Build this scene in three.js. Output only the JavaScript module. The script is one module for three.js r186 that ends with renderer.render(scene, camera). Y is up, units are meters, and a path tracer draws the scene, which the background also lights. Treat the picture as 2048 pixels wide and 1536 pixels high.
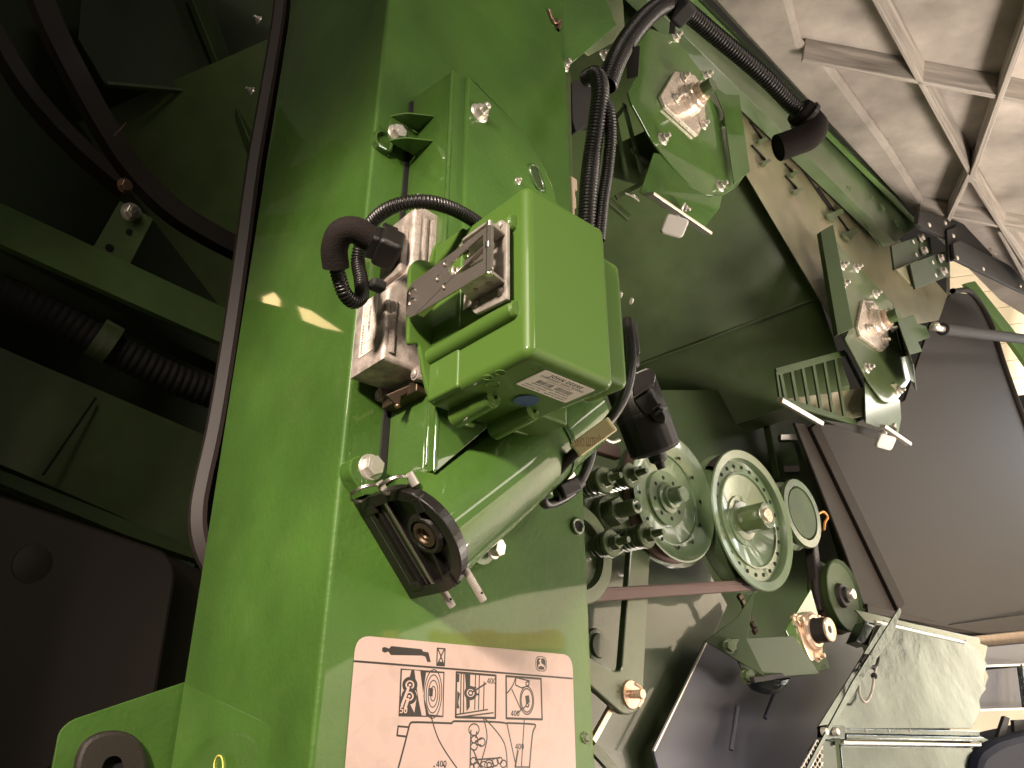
import * as THREE from 'three';
import { mergeGeometries, toCreasedNormals } from 'three/addons/utils/BufferGeometryUtils.js';
import { RoundedBoxGeometry } from 'three/addons/geometries/RoundedBoxGeometry.js';
import { RectAreaLightUniformsLib } from 'three/addons/lights/RectAreaLightUniformsLib.js';

// ───────────── camera, lamps, exposure ─────────────
const V = (x, y, z) => new THREE.Vector3(x, y, z);
const scene = new THREE.Scene();
const EYE = V(0, 1.4, 0), PITCH = Math.atan(704 / 1505), HEAD = THREE.MathUtils.degToRad(48.3);
const FWD = V(Math.cos(HEAD) * Math.cos(PITCH), Math.sin(PITCH), -Math.sin(HEAD) * Math.cos(PITCH));
const RIGHT = V(Math.sin(HEAD), 0, Math.cos(HEAD)), UP = RIGHT.clone().cross(FWD);
const camera = new THREE.PerspectiveCamera(THREE.MathUtils.radToDeg(2 * Math.atan(768 / 1505)), 4 / 3, 0.05, 80);
camera.position.copy(EYE);
camera.lookAt(EYE.clone().add(FWD));
scene.add(camera);
const renderer = new THREE.WebGLRenderer({ antialias: true });
renderer.toneMapping = THREE.LinearToneMapping;
renderer.toneMappingExposure = 1.0;
renderer.shadowMap.enabled = true;
RectAreaLightUniformsLib.init();
scene.background = new THREE.Color().setRGB(0.032, 0.027, 0.022);   // the dim air of the hall

const mat = (r, g, b, o = {}) => { const m = new THREE.MeshPhysicalMaterial({ roughness: 0.5, metalness: 0, ...o }); m.color.setRGB(r, g, b); return m; };
const glow = (r, g, b) => { const m = new THREE.MeshStandardMaterial({ color: 0x222222, roughness: 0.6 }); m.emissive.setRGB(r, g, b); return m; };
function numbered(name) { const n = (numbered.n[name] = (numbered.n[name] ?? -1) + 1); return n ? `${name}_${String(n).padStart(3, '0')}` : name; }
numbered.n = {};
const origin = new WeakMap();
const originOf = (o) => { while (o && !origin.has(o)) o = o.parent; return o ? origin.get(o) : V(0, 0, 0); };
function thing(name, label, category, pos, group) {
  const o = new THREE.Group(); o.name = numbered(name); o.position.copy(pos); origin.set(o, pos.clone());
  o.userData = { label, category }; if (group) o.userData.group = group;
  scene.add(o); return o;
}
function add(parent, name, g, m) {
  if (Array.isArray(g)) g = join(g);
  const p = originOf(parent); g.translate(-p.x, -p.y, -p.z);
  const o = new THREE.Mesh(g, m); o.name = name; o.castShadow = o.receiveShadow = true; parent.add(o); return o;
}
const join = (list) => mergeGeometries(list.map((g) => { const n = g.index ? g.toNonIndexed() : g; for (const k of Object.keys(n.attributes)) if (!['position', 'normal', 'uv'].includes(k)) n.deleteAttribute(k); return n; }));
function structure(o) { o.userData.kind = 'structure'; return o; }

// work lamp standing left of the camera, aimed at the elevator leg
const AIM = V(0.46, 1.66, -0.85), LAMP = AIM.clone().add(V(-0.79, 0.34, 0.51).normalize().multiplyScalar(3.2));
{
  const dir = AIM.clone().sub(LAMP).normalize();
  const t = thing('work_lamp', 'round black work lamp on a tripod left of the viewer', 'lamp', V(LAMP.x, 0, LAMP.z));
  const q = new THREE.Quaternion().setFromUnitVectors(V(0, 1, 0), dir);
  const put = (g, d) => g.applyQuaternion(q).translate(LAMP.x + dir.x * d, LAMP.y + dir.y * d, LAMP.z + dir.z * d);
  const blk = mat(0.03, 0.03, 0.03);
  add(t, 'lamp_shade', put(new THREE.LatheGeometry([[0, -0.1], [0.05, -0.1], [0.07, -0.06], [0.09, 0.0], [0.094, 0], [0.075, -0.065], [0.052, -0.106], [0, -0.106]].map((p) => new THREE.Vector2(...p)), 32), 0), blk);
  add(t, 'bulb', put(new THREE.CylinderGeometry(0.06, 0.06, 0.006, 32), -0.03), glow(6, 4.9, 3.8));
  add(t, 'pole', new THREE.CylinderGeometry(0.015, 0.015, LAMP.y - 0.1, 12).translate(LAMP.x, LAMP.y / 2 - 0.05, LAMP.z), blk);
  const s = new THREE.SpotLight(new THREE.Color().setRGB(1, 0.84, 0.7), 80, 0, 0.26, 1);
  s.position.copy(LAMP).addScaledVector(dir, 0.02); s.target.position.copy(AIM); s.castShadow = true; s.shadow.radius = 9;
  scene.add(s, s.target);
}
// panel lamps, nearly all added to fill the machine or brighten the hall
function panelLamp(label, at, to, w, h, rgb, power, lit) {
  const t = thing('hall_or_fill_lamp', label, 'lamp', at);
  const g = new THREE.BoxGeometry(w, h, 0.03), o = new THREE.Object3D();
  o.position.copy(at); o.lookAt(to); o.updateMatrix();
  g.applyMatrix4(o.matrix);
  add(t, 'diffuser', g, glow(...rgb.map((c) => c * lit)));
  if (power) {
    const a = new THREE.RectAreaLight(new THREE.Color().setRGB(...rgb), power, w, h), n = to.clone().sub(at).normalize();
    a.position.copy(at).addScaledVector(n, 0.03); a.lookAt(to.clone().addScaledVector(n, 1)); scene.add(a);
  }
  return t;
}
// ───────────── measuring helpers: a point of the photograph on a plane of the machine ─────────────
function ray(px, py) { return FWD.clone().multiplyScalar(1505).addScaledVector(RIGHT, px - 1024).addScaledVector(UP, 768 - py).normalize(); }
const on = (px, py, ax, v) => { const d = ray(px, py); return EYE.clone().addScaledVector(d, (v - EYE[ax]) / d[ax]); };
const onPlane = (px, py, p, n) => { const d = ray(px, py); return EYE.clone().addScaledVector(d, p.clone().sub(EYE).dot(n) / d.dot(n)); };
const far = (px, py, t) => EYE.clone().addScaledVector(ray(px, py), t);
const onZ = (list, z) => list.map(([x, y]) => on(x, y, 'z', z));
const onX = (list, x) => list.map(([a, b]) => on(a, b, 'x', x));
const NZ = V(0, 0, 1), NX = V(-1, 0, 0), ND = V(0, -1, 0);


// ───────────── procedural textures ─────────────
function rng(seed) { let s = seed >>> 0; return () => { s = (s + 0x6d2b79f5) | 0; let t = Math.imul(s ^ (s >>> 15), 1 | s); t = (t + Math.imul(t ^ (t >>> 7), 61 | t)) ^ t; return ((t ^ (t >>> 14)) >>> 0) / 4294967296; }; }
function noiseField(size, base, octaves, seed, gain = 0.5) {        // tileable value noise, 0..1
  const out = new Float32Array(size * size); let amp = 1, total = 0;
  for (let o = 0; o < octaves; o++) {
    const n = base << o, r = rng(seed + o * 101), g = Float32Array.from({ length: n * n }, r);
    for (let y = 0; y < size; y++) for (let x = 0; x < size; x++) {
      const fx = (x / size) * n, fy = (y / size) * n, x0 = fx | 0, y0 = fy | 0, sx = fx - x0, sy = fy - y0;
      const u = sx * sx * (3 - 2 * sx), v = sy * sy * (3 - 2 * sy), x1 = (x0 + 1) % n, y1 = (y0 + 1) % n;
      out[y * size + x] += amp * ((g[y0 * n + x0] * (1 - u) + g[y0 * n + x1] * u) * (1 - v) + (g[y1 * n + x0] * (1 - u) + g[y1 * n + x1] * u) * v);
    }
    total += amp; amp *= gain;
  }
  return out.map((x) => x / total);
}
function dataTex(size, f, rep, srgb) {
  const d = new Uint8Array(size * size * 4);
  for (let i = 0; i < size * size; i++) { const c = f(i); d[i * 4] = c[0]; d[i * 4 + 1] = c[1]; d[i * 4 + 2] = c[2]; d[i * 4 + 3] = 255; }
  const t = new THREE.DataTexture(d, size, size); t.wrapS = t.wrapT = THREE.RepeatWrapping; t.repeat.set(rep, rep); t.magFilter = THREE.LinearFilter; t.minFilter = THREE.LinearFilter;
  if (srgb) t.colorSpace = THREE.SRGBColorSpace; t.needsUpdate = true; return t;
}
const g255 = (x) => { const v = Math.max(0, Math.min(255, Math.round(x * 255))); return [v, v, v]; };
const nPeel = noiseField(512, 64, 2, 11), nSoft = noiseField(512, 4, 6, 23), nFine = noiseField(512, 96, 2, 37), nBlot = noiseField(512, 8, 5, 51, 0.6);
const peel = dataTex(512, (i) => g255(nPeel[i] * 0.75 + nSoft[i] * 0.25), 3);
const dull = dataTex(512, (i) => g255(0.75 + 0.5 * (nBlot[i] - 0.5)), 2.3);
const cast = dataTex(512, (i) => g255(nFine[i] * 0.7 + nBlot[i] * 0.3), 9);
const castTone = dataTex(512, (i) => g255(0.62 + 0.55 * (nBlot[i] - 0.3)), 7, true);
const shellTone = dataTex(512, (i) => g255(0.82 + 0.4 * (nSoft[i] - 0.5) + 0.22 * (nBlot[i] - 0.5)), 1.1, true);
const brushed = (() => { const n = noiseField(512, 128, 1, 71), m = noiseField(512, 6, 5, 73); return dataTex(512, (i) => { const y = (i / 512) | 0; return g255(0.4 + 0.35 * (n[y * 512 + 3] - 0.5) + 0.5 * (m[i] - 0.3)); }, 6); })();
const dusty = dataTex(512, (i) => { const s = Math.max(0, nBlot[i] - 0.48) * 1.5, k = 0.86 + 0.28 * (nSoft[i] - 0.5); return [236 * k + s * 28, 240 * k + s * 10, 228 * k + s * 34].map((c) => Math.max(0, Math.min(255, c | 0))); }, 1.7, true);

// ───────────── materials ─────────────
const PAINT = { roughness: 0.5, specularIntensity: 0.5, clearcoat: 1, clearcoatRoughness: 0.035, bumpMap: peel, bumpScale: 0.0006, map: dusty };
const green = mat(0.095, 0.212, 0.036, PAINT);
const greenMold = mat(0.075, 0.148, 0.026, { roughness: 0.42, specularIntensity: 0.4, clearcoat: 0.4, clearcoatRoughness: 0.05, bumpMap: peel, bumpScale: 0.00005 });
const greyGreen = mat(0.12, 0.17, 0.07, { roughness: 0.4, clearcoat: 0.8, clearcoatRoughness: 0.12, bumpMap: peel, bumpScale: 0.0002, map: dusty });  // greyer, less saturated mix of the machine green
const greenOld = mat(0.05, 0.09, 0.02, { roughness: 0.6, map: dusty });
const black = mat(0.01, 0.0085, 0.0075, { roughness: 0.36, bumpMap: cast, bumpScale: 0.0002 });
const blackMatt = mat(0.011, 0.0095, 0.009, { roughness: 0.75 });
const tape = mat(0.013, 0.0095, 0.008, { roughness: 0.85, specularIntensity: 0.35, bumpMap: cast, bumpScale: 0.0008 });
const rubber = mat(0.024, 0.017, 0.014, { roughness: 0.55, bumpMap: cast, bumpScale: 0.0004 });
const beltMat = mat(0.17, 0.11, 0.095, { roughness: 0.75 });
const zinc = mat(0.72, 0.67, 0.61, { metalness: 0.7, roughness: 0.34 });
const steel = mat(0.6, 0.56, 0.5, { metalness: 1, roughness: 0.3 });
const castAlu = mat(0.9, 0.77, 0.68, { metalness: 0.4, roughness: 0.55, bumpMap: cast, bumpScale: 0.0007, map: castTone });
const bareAlu = mat(0.78, 0.7, 0.62, { metalness: 0.4, roughness: 0.5, map: castTone });
const leverSteel = mat(0.5, 0.44, 0.4, { metalness: 0.85, roughness: 0.3, roughnessMap: dull, bumpMap: brushed, bumpScale: 0.0002 });
const dents = dataTex(512, (i) => g255(nSoft[i]), 2.2);
const galva = mat(0.22, 0.26, 0.265, { metalness: 1, roughness: 0.24, roughnessMap: dull, map: shellTone, bumpMap: dents, bumpScale: 0.003 });
const bearSilver = mat(0.8, 0.7, 0.6, { metalness: 0.6, roughness: 0.36, roughnessMap: dull });
const brass = mat(0.12, 0.085, 0.06, { metalness: 0.9, roughness: 0.5 });
const copper = mat(0.62, 0.4, 0.28, { metalness: 0.8, roughness: 0.4, map: castTone });
const shell = mat(0.62, 0.56, 0.5, { roughness: 0.5, bumpMap: dull, bumpScale: 0.0008, map: shellTone });
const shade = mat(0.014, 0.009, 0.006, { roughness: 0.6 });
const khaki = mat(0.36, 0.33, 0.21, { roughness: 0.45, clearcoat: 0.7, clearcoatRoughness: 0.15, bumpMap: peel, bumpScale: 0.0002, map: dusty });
const railGreen = mat(0.17, 0.25, 0.13, { roughness: 0.4, clearcoat: 0.8, clearcoatRoughness: 0.12, bumpMap: peel, bumpScale: 0.0002, map: dusty });
const hoodGreen = mat(0.14, 0.215, 0.075, { roughness: 0.45, clearcoat: 0.6, clearcoatRoughness: 0.15, bumpMap: peel, bumpScale: 0.0002, map: dusty });
const olive = mat(0.05, 0.07, 0.032, { roughness: 0.4, clearcoat: 1, clearcoatRoughness: 0.05, bumpMap: peel, bumpScale: 0.0003 });
const bronze = mat(0.78, 0.58, 0.43, { metalness: 0.6, roughness: 0.38, roughnessMap: dull });
const navy = mat(0.014, 0.016, 0.028, { specularIntensity: 0.2, roughness: 0.6 });
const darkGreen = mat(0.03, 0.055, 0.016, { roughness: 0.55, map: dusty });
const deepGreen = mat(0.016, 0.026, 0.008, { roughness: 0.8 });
const beamGreen = mat(0.115, 0.2, 0.048, { roughness: 0.6, map: dusty });
const hide = mat(0.03, 0.0235, 0.0185, { specularIntensity: 0.5, roughness: 0.7, bumpMap: cast, bumpScale: 0.0006 });
const flapMat = mat(0.042, 0.043, 0.064, { roughness: 0.45 });
const white = mat(0.8, 0.76, 0.7, { roughness: 0.4 });
const yellowTag = mat(0.92, 0.82, 0.56, { roughness: 0.7 });
const voidDark = mat(0.008, 0.007, 0.006, { roughness: 0.95 });

// ───────────── shape builders (world coordinates) ─────────────
function basis(n) {
  const z = n.clone().normalize(), x = Math.abs(z.y) > 0.9 ? V(1, 0, 0) : V(0, 1, 0).cross(z).normalize(), y = z.clone().cross(x).normalize();
  return [x.sub(z.clone().multiplyScalar(x.dot(z))).normalize(), y, z];
}
function outline(p2, r, target) {
  const n = p2.length;
  for (let i = 0; i < n; i++) {
    const a = p2[(i + n - 1) % n], b = p2[i], c = p2[(i + 1) % n], rr = Math.min(typeof r === 'number' ? r : r[i] ?? 0, a.distanceTo(b) * 0.49, b.distanceTo(c) * 0.49);
    const s = b.clone().add(a.clone().sub(b).setLength(rr)), e = b.clone().add(c.clone().sub(b).setLength(rr));
    if (!i) target.moveTo(s.x, s.y); else target.lineTo(s.x, s.y);
    if (rr > 1e-6) target.quadraticCurveTo(b.x, b.y, e.x, e.y);
  }
  target.closePath(); return target;
}
// a sheet of thickness th whose front face lies on the plane through pts with normal n
function plate(pts, n, th, { r = 0, bevel = Math.min(0.0012, th * 0.3), holes = [], holeR = 0, fit = false, seg = 6 } = {}) {
  const [X, Y, Z] = basis(n), o = pts[0], flat = (p) => { const d = p.clone().sub(o); return new THREE.Vector2(d.dot(X), d.dot(Y)); };
  const s = outline(pts.map(flat), r, new THREE.Shape());
  for (const h of holes) s.holes.push(outline(h.map(flat), holeR, new THREE.Path()));
  const g = new THREE.ExtrudeGeometry(s, { depth: Math.max(1e-5, th - 2 * bevel), bevelEnabled: bevel > 0, bevelThickness: bevel, bevelSize: bevel, bevelOffset: -bevel, bevelSegments: 2, curveSegments: seg });
  g.translate(0, 0, -(th - bevel));
  if (fit) {
    g.computeBoundingBox(); const b = g.boundingBox, p = g.attributes.position, uv = g.attributes.uv;
    for (let i = 0; i < p.count; i++) uv.setXY(i, (p.getX(i) - b.min.x) / (b.max.x - b.min.x), (p.getY(i) - b.min.y) / (b.max.y - b.min.y));
  }
  return g.applyMatrix4(new THREE.Matrix4().makeBasis(X, Y, Z).setPosition(o));
}
function turned(profile, at, axis, seg = 40) {                      // profile: [radius, height along axis]
  const g = toCreasedNormals(new THREE.LatheGeometry(profile.map((p) => new THREE.Vector2(Math.max(1e-5, p[0]), p[1])), seg), 0.62);
  return g.applyQuaternion(new THREE.Quaternion().setFromUnitVectors(V(0, 1, 0), axis.clone().normalize())).translate(at.x, at.y, at.z);
}
function rod(a, b, r, seg = 14, r2 = r) {
  const d = b.clone().sub(a), g = new THREE.CylinderGeometry(r2, r, d.length(), seg);
  return g.applyQuaternion(new THREE.Quaternion().setFromUnitVectors(V(0, 1, 0), d.normalize())).translate((a.x + b.x) / 2, (a.y + b.y) / 2, (a.z + b.z) / 2);
}
function bar(a, b, w, h, n) {                                      // rectangular bar, w across, h along n
  const d = b.clone().sub(a), len = d.length(); d.normalize();
  const z = n.clone().sub(d.clone().multiplyScalar(n.dot(d))).normalize(), y = z.clone().cross(d);
  const g = new RoundedBoxGeometry(len, w, h, 2, Math.min(w, h) * 0.18);
  return g.applyMatrix4(new THREE.Matrix4().makeBasis(d, y, z).setPosition(a.clone().add(b).multiplyScalar(0.5)));
}
function box(x0, x1, y0, y1, z0, z1, r = 0.003) { return new RoundedBoxGeometry(x1 - x0, y1 - y0, z1 - z0, 3, Math.min(r, (x1 - x0) * 0.45, (y1 - y0) * 0.45, (z1 - z0) * 0.45)).translate((x0 + x1) / 2, (y0 + y1) / 2, (z0 + z1) / 2); }
function sweep(pts, section, { pitch = 0, depth = 0, closed = false, step = 0.004, round = true } = {}) {
  const c = new THREE.CatmullRomCurve3(pts, closed, 'centripetal'), L = c.getLength(), n = Math.max(8, Math.ceil(L / (pitch ? pitch / 6 : step)));
  c.arcLengthDivisions = 600; c.updateArcLengths();
  const f = c.computeFrenetFrames(n, closed), m = section.length, pos = [], uv = [], idx = [];
  for (let i = 0; i <= n; i++) {
    const p = c.getPointAt(i / n), k = pitch ? 1 - depth * Math.pow(0.5 + 0.5 * Math.cos((i / 6) * 2 * Math.PI), 2) : 1;
    for (let j = 0; j <= m; j++) {
      const [a, b] = section[j % m], q = p.clone().addScaledVector(f.normals[i], a * k).addScaledVector(f.binormals[i], b * k);
      pos.push(q.x, q.y, q.z); uv.push((i / n) * L, (j / m) * 0.1);
    }
  }
  for (let i = 0; i < n; i++) for (let j = 0; j < m; j++) { const a = i * (m + 1) + j, b = a + m + 1; idx.push(a, b, a + 1, b, b + 1, a + 1); }
  let g = new THREE.BufferGeometry();
  g.setAttribute('position', new THREE.Float32BufferAttribute(pos, 3)); g.setAttribute('uv', new THREE.Float32BufferAttribute(uv, 2)); g.setIndex(idx);
  if (!round) g = g.toNonIndexed();
  g.computeVertexNormals();
  if (round) {                                                    // smooth the seam of the section
    const nr = g.attributes.normal;
    for (let i = 0; i <= n; i++) { const a = i * (m + 1), b = a + m, x = nr.getX(a) + nr.getX(b), y = nr.getY(a) + nr.getY(b), z = nr.getZ(a) + nr.getZ(b), l = Math.hypot(x, y, z) || 1; nr.setXYZ(a, x / l, y / l, z / l); nr.setXYZ(b, x / l, y / l, z / l); }
  }
  return g;
}
const ring = (r, n = 14) => Array.from({ length: n }, (_, i) => [r * Math.cos((i / n) * 2 * Math.PI), -r * Math.sin((i / n) * 2 * Math.PI)]);
const hose = (pts, r, pitch, depth = 0.16) => sweep(pts, ring(r), { pitch, depth });
const smooth = (pts, r) => sweep(pts, ring(r, 16), {});

// fasteners: shared shapes, axis along local z
const hexHead = (() => { const s = new THREE.Shape(); for (let i = 0; i < 6; i++) { const a = (i / 6) * 2 * Math.PI; s[i ? 'lineTo' : 'moveTo'](Math.cos(a), Math.sin(a)); } s.closePath(); return new THREE.ExtrudeGeometry(s, { depth: 0.6, bevelEnabled: true, bevelThickness: 0.12, bevelSize: 0.1, bevelOffset: -0.1, bevelSegments: 2 }); })();
const cyl = (r, z0, z1, r2 = r) => new THREE.CylinderGeometry(r2, r, z1 - z0, 24).rotateX(Math.PI / 2).translate(0, 0, (z0 + z1) / 2);
const boltShape = join([cyl(1.32, 0, 0.14, 1.22), hexHead.clone().translate(0, 0, 0.22), cyl(0.5, 0.9, 0.96)]);
const nutShape = join([cyl(1.35, 0, 0.2, 1.15), hexHead.clone().scale(0.92, 0.92, 0.95).translate(0, 0, 0.22), cyl(0.52, 0.8, 1.75, 0.46), cyl(0.4, 1.75, 1.85, 0.3)]);
const screwShape = join([cyl(1, 0, 0.35, 0.95), cyl(0.8, 0.35, 0.6, 0.45)]);
const SHAPES = { bolt: boltShape, nut: nutShape, screw: screwShape };
function fastener(parent, kind, at, n, r, m = zinc, turn = 0.4, name) {
  const o = new THREE.Mesh(SHAPES[kind], m); o.name = name ?? (kind === 'nut' ? 'flange_nut' : kind === 'bolt' ? 'hex_bolt' : 'screw');
  o.castShadow = o.receiveShadow = true;
  o.position.copy(at).sub(originOf(parent)); o.quaternion.setFromUnitVectors(V(0, 0, 1), n.clone().normalize()).multiply(new THREE.Quaternion().setFromAxisAngle(V(0, 0, 1), turn)); o.scale.setScalar(r);
  parent.add(o); return o;
}
function canvasTex(w, h, draw) {
  const c = document.createElement('canvas'); c.width = w; c.height = h; const x = c.getContext('2d'); draw(x, w, h);
  const t = new THREE.CanvasTexture(c); t.colorSpace = THREE.SRGBColorSpace; t.magFilter = THREE.LinearFilter; return t;
}
const dots = (at, n, R, r, count, h, a0 = 0) => { const [X, Y] = basis(n); return Array.from({ length: count }, (_, i) => { const a = a0 + (i / count) * 2 * Math.PI; return rod(at.clone().addScaledVector(X, R * Math.cos(a)).addScaledVector(Y, R * Math.sin(a)), at.clone().addScaledVector(X, R * Math.cos(a)).addScaledVector(Y, R * Math.sin(a)).addScaledVector(n, h), r, 10); }); };

// ───────────── panel lamps, mostly added fill, and lamps of the hall ─────────────
panelLamp('low warm panel added as fill from the floor right of the viewer', V(1.9, 0.55, 2.1), V(1.9, 2.4, -0.9), 1.3, 0.6, [1, 0.87, 0.76], 2.0, 2.0);  // added fill for the right machinery and the underside of the box
panelLamp('warm fill panel added low down to light the raised side panel', V(3.2, 1.0, 0.6), V(2.9, 4, 0.1), 1.2, 0.7, [1, 0.87, 0.76], 36, 8);  // put in to brighten the raised panel from below
panelLamp('cool white panel lamp high over the right side of the machine', V(6.8, 3.4, -0.25), V(2.2, 1.5, -0.7), 1.2, 0.8, [0.92, 0.96, 1], 4, 4);
panelLamp('warm panel lamp added overhead to brighten the floor right of the machine', V(3.2, 5.6, 7.8), V(4.4, 0, 7.4), 3.4, 2.2, [1, 0.92, 0.81], 15, 6);  // put in to brighten the floor and its bounce
panelLamp('wide soft warm fill panel added above and behind the viewer', V(-2.3, 3.9, 1.9), V(0.5, 1.7, -0.8), 1.6, 1.0, [1, 0.86, 0.73], 7, 5);  // added soft fill that lifts the shadows of the work lamp
panelLamp('warm panel lamp added to brighten the left part of the hall wall', V(5.2, 4.6, 6.2), V(6.6, 1.2, 9.0), 3.2, 1.0, [1, 0.88, 0.74], 32, 8);  // added so the left half of the wall mirrors brightly in the leg
panelLamp('warm panel lamp added to brighten the right part of the hall wall', V(7.4, 5.0, 3.4), V(10.0, 1.2, 5.2), 3.2, 1.0, [1, 0.88, 0.74], 32, 8);  // matching added source for the right half of the wall
panelLamp('warm panel lamp added to brighten the end wall of the hall', V(8.2, 4.9, 1.4), V(11.5, 1.6, 1.0), 2.6, 1.0, [1, 0.92, 0.8], 110, 8);  // added so the end wall gives the tube a bright streak
// two small lamps far behind on the left; the glossy leg mirrors them
for (const [label, list] of [['small warm lamp far behind on the left, squarish', [[526, 594], [548, 584], [560, 600], [557, 634], [524, 629]]], ['small warm lamp far behind on the left, long and slanted', [[596, 613], [622, 621], [688, 665], [645, 656], [606, 641]]]]) {
  const pts = list.map(([x, y]) => { const p = on(x, y, 'x', 0.439), d = ray(x, y); d.x *= -1; return p.addScaledVector(d, 6.5); }), n = V(0.35, -0.49, 0.8);
  const mid = pts[0], N = n.normalize(), flat = pts.map((p) => p.clone().addScaledVector(N, -p.clone().sub(mid).dot(N)));
  add(thing('hall_or_fill_lamp', label, 'lamp', mid), 'diffuser', plate(flat, N, 0.03), glow(5.5, 3.7, 1.8));
}

// ───────────── the hall around the machine ─────────────
const ZW = -0.818, XC = 0.439, XA = 0.5045, Z1 = -0.7075;          // elevator wall, its left face, cover side, cover front
{
  const concrete = mat(0.52, 0.47, 0.4, { roughness: 0.6, map: castTone }), wallPaint = mat(0.78, 0.72, 0.6, { roughness: 0.9 }), doorPaint = mat(0.62, 0.34, 0.07, { roughness: 0.6 });
  structure(Object.assign(add(scene, 'hall_floor', new THREE.BoxGeometry(40, 0.2, 40).translate(5, -0.1, 0), concrete), {}));
  const at = (deg, up) => V(12 * Math.cos(deg * Math.PI / 180), 1.4 + 12 * Math.tan(up * Math.PI / 180), 12 * Math.sin(deg * Math.PI / 180));
  const face = [at(66, 0.5), at(58, 4.2), at(53, 7), at(47, 9.2), at(42, 10.4), at(25, 12), at(25, -6.6), at(66, -6.6)], A = face[7], B = face[6], n = V(-(B.z - A.z), 0, B.x - A.x).normalize(); if (n.dot(A) > 0) n.negate();
  const flat = face.map((p) => { const d = p.clone().sub(EYE), t = A.clone().sub(EYE).dot(n) / d.dot(n); return EYE.clone().addScaledVector(d, t); });
  const w = structure(add(scene, 'hall_wall', plate(flat, n, 0.2), wallPaint));
  for (const [k, wd] of [[0.33, 0.02], [0.42, 0.012], [0.5, 0.03], [0.63, 0.02], [0.72, 0.014]]) { const a = flat[7].clone().lerp(flat[6], k - 0.01), b = flat[7].clone().lerp(flat[6], k + wd); add(w, 'door_post', plate([a, b, b.clone().add(V(0, 2.9, 0)), a.clone().add(V(0, 2.9, 0))].map((p) => p.addScaledVector(n, 0.06)), n, 0.05), doorPaint); }
  const r0 = flat[7].clone().lerp(flat[6], 0.42), r1 = flat[7].clone().lerp(flat[6], 0.66);
  add(w, 'door_rail', plate([2.62, 2.62, 2.86, 2.86].map((y, i) => V(i === 0 || i === 3 ? r0.x : r1.x, y, i === 0 || i === 3 ? r0.z : r1.z).addScaledVector(n, 0.12)), n, 0.05), doorPaint);
  structure(add(scene, 'hall_end_wall', plate([V(flat[6].x, 0, flat[6].z), V(11.6, 0, -1.7), V(11.6, 4.3, -1.7), V(flat[5].x, 4.3, flat[5].z)], V(-1, 0, -0.1), 0.2), wallPaint));
}

// ───────────── elevator leg ─────────────
const leg = thing('elevator_housing', 'tall glossy green sheet metal leg with a folded front corner', 'elevator housing', V(XC, 0.7, ZW));
{
  const s = new THREE.Shape(), r = 0.007, t = 0.004, xr = 0.887, zb = -1.255;
  s.moveTo(XC, -zb); s.lineTo(XC, -ZW + r); s.quadraticCurveTo(XC, -ZW, XC + r, -ZW); s.lineTo(xr - 0.002, -ZW); s.lineTo(xr, -ZW + 0.002); s.lineTo(xr, -ZW + 0.03); s.lineTo(xr - t, -ZW + 0.03); s.lineTo(xr - t, -ZW + t); s.lineTo(XC + r, -ZW + t); s.quadraticCurveTo(XC + t, -ZW + t, XC + t, -ZW + r); s.lineTo(XC + t, -zb); s.closePath();
  const g = new THREE.ExtrudeGeometry(s, { depth: 2.6, bevelEnabled: false, curveSegments: 10, steps: 1 });
  g.rotateX(-Math.PI / 2).translate(0, 0.7, 0);
  const p = g.attributes.position, u = g.attributes.uv;
  for (let i = 0; i < p.count; i++) {
    if (p.getZ(i) < -1.1) p.setZ(i, p.getZ(i) - (p.getY(i) - 2.1) * 0.041);
    u.setXY(i, p.getX(i) - p.getZ(i), p.getY(i));
  }
  g.computeVertexNormals();
  add(leg, 'folded_sheet', g, green);
  // thin strip with torn foam behind the upper right edge
  add(leg, 'edge_strip', plate([V(0.884, 2.0, -0.835), V(0.905, 2.0, -0.835), V(0.912, 2.45, -0.835), V(0.92, 2.75, -0.835), V(0.874, 2.75, -0.835), V(0.878, 2.3, -0.835)], NZ, 0.004), greyGreen);
  const R = rng(5), foam = [];
  for (let k = 0; k < 17; k++) { const y = 2.03 + k * 0.024; foam.push(box(0.9, 0.909 + R() * 0.013, y, y + 0.03, -0.838, -0.829, 0.004)); }
  add(leg, 'foam_seal', foam, mat(0.45, 0.36, 0.26, { roughness: 0.95 }));
  const hole = add(leg, 'grommet', new THREE.TorusGeometry(0.011, 0.0035, 10, 28).translate(...on(1155, 1052, 'z', ZW + 0.002)), greyGreen);
  add(hole, 'hole', turned([[0, 0], [0.009, 0], [0.009, 0.002], [0, 0.002]], on(1155, 1052, 'z', ZW + 0.0005), NZ, 20), voidDark);
  for (const [x, y, k] of [[1127, 131, 0.012], [1209, 113, 0.014]]) fastener(leg, 'nut', on(x, y, 'z', -0.83), NZ, k);
  fastener(leg, 'screw', on(1170, 1475, 'z', ZW), NZ, 0.008, greyGreen);
  // folded sheets above the hoses
  add(leg, 'top_gusset', plate(onZ([[1070, -60], [1150, -60], [1208, 80], [1142, 126], [1119, 124], [1110, 20]], -0.84), V(-0.3, -0.2, 1).normalize(), 0.004), green);
  add(leg, 'top_gusset', plate(onZ([[1150, -60], [1245, -60], [1300, 60], [1236, 98], [1208, 80]], -0.85), V(0.3, -0.3, 1).normalize(), 0.004), greyGreen);
  add(leg, 'weld_scrap', smooth(onZ([[1098, 20], [1108, 45], [1120, 42], [1116, 60]], -0.815), 0.004), copper);
}

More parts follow.
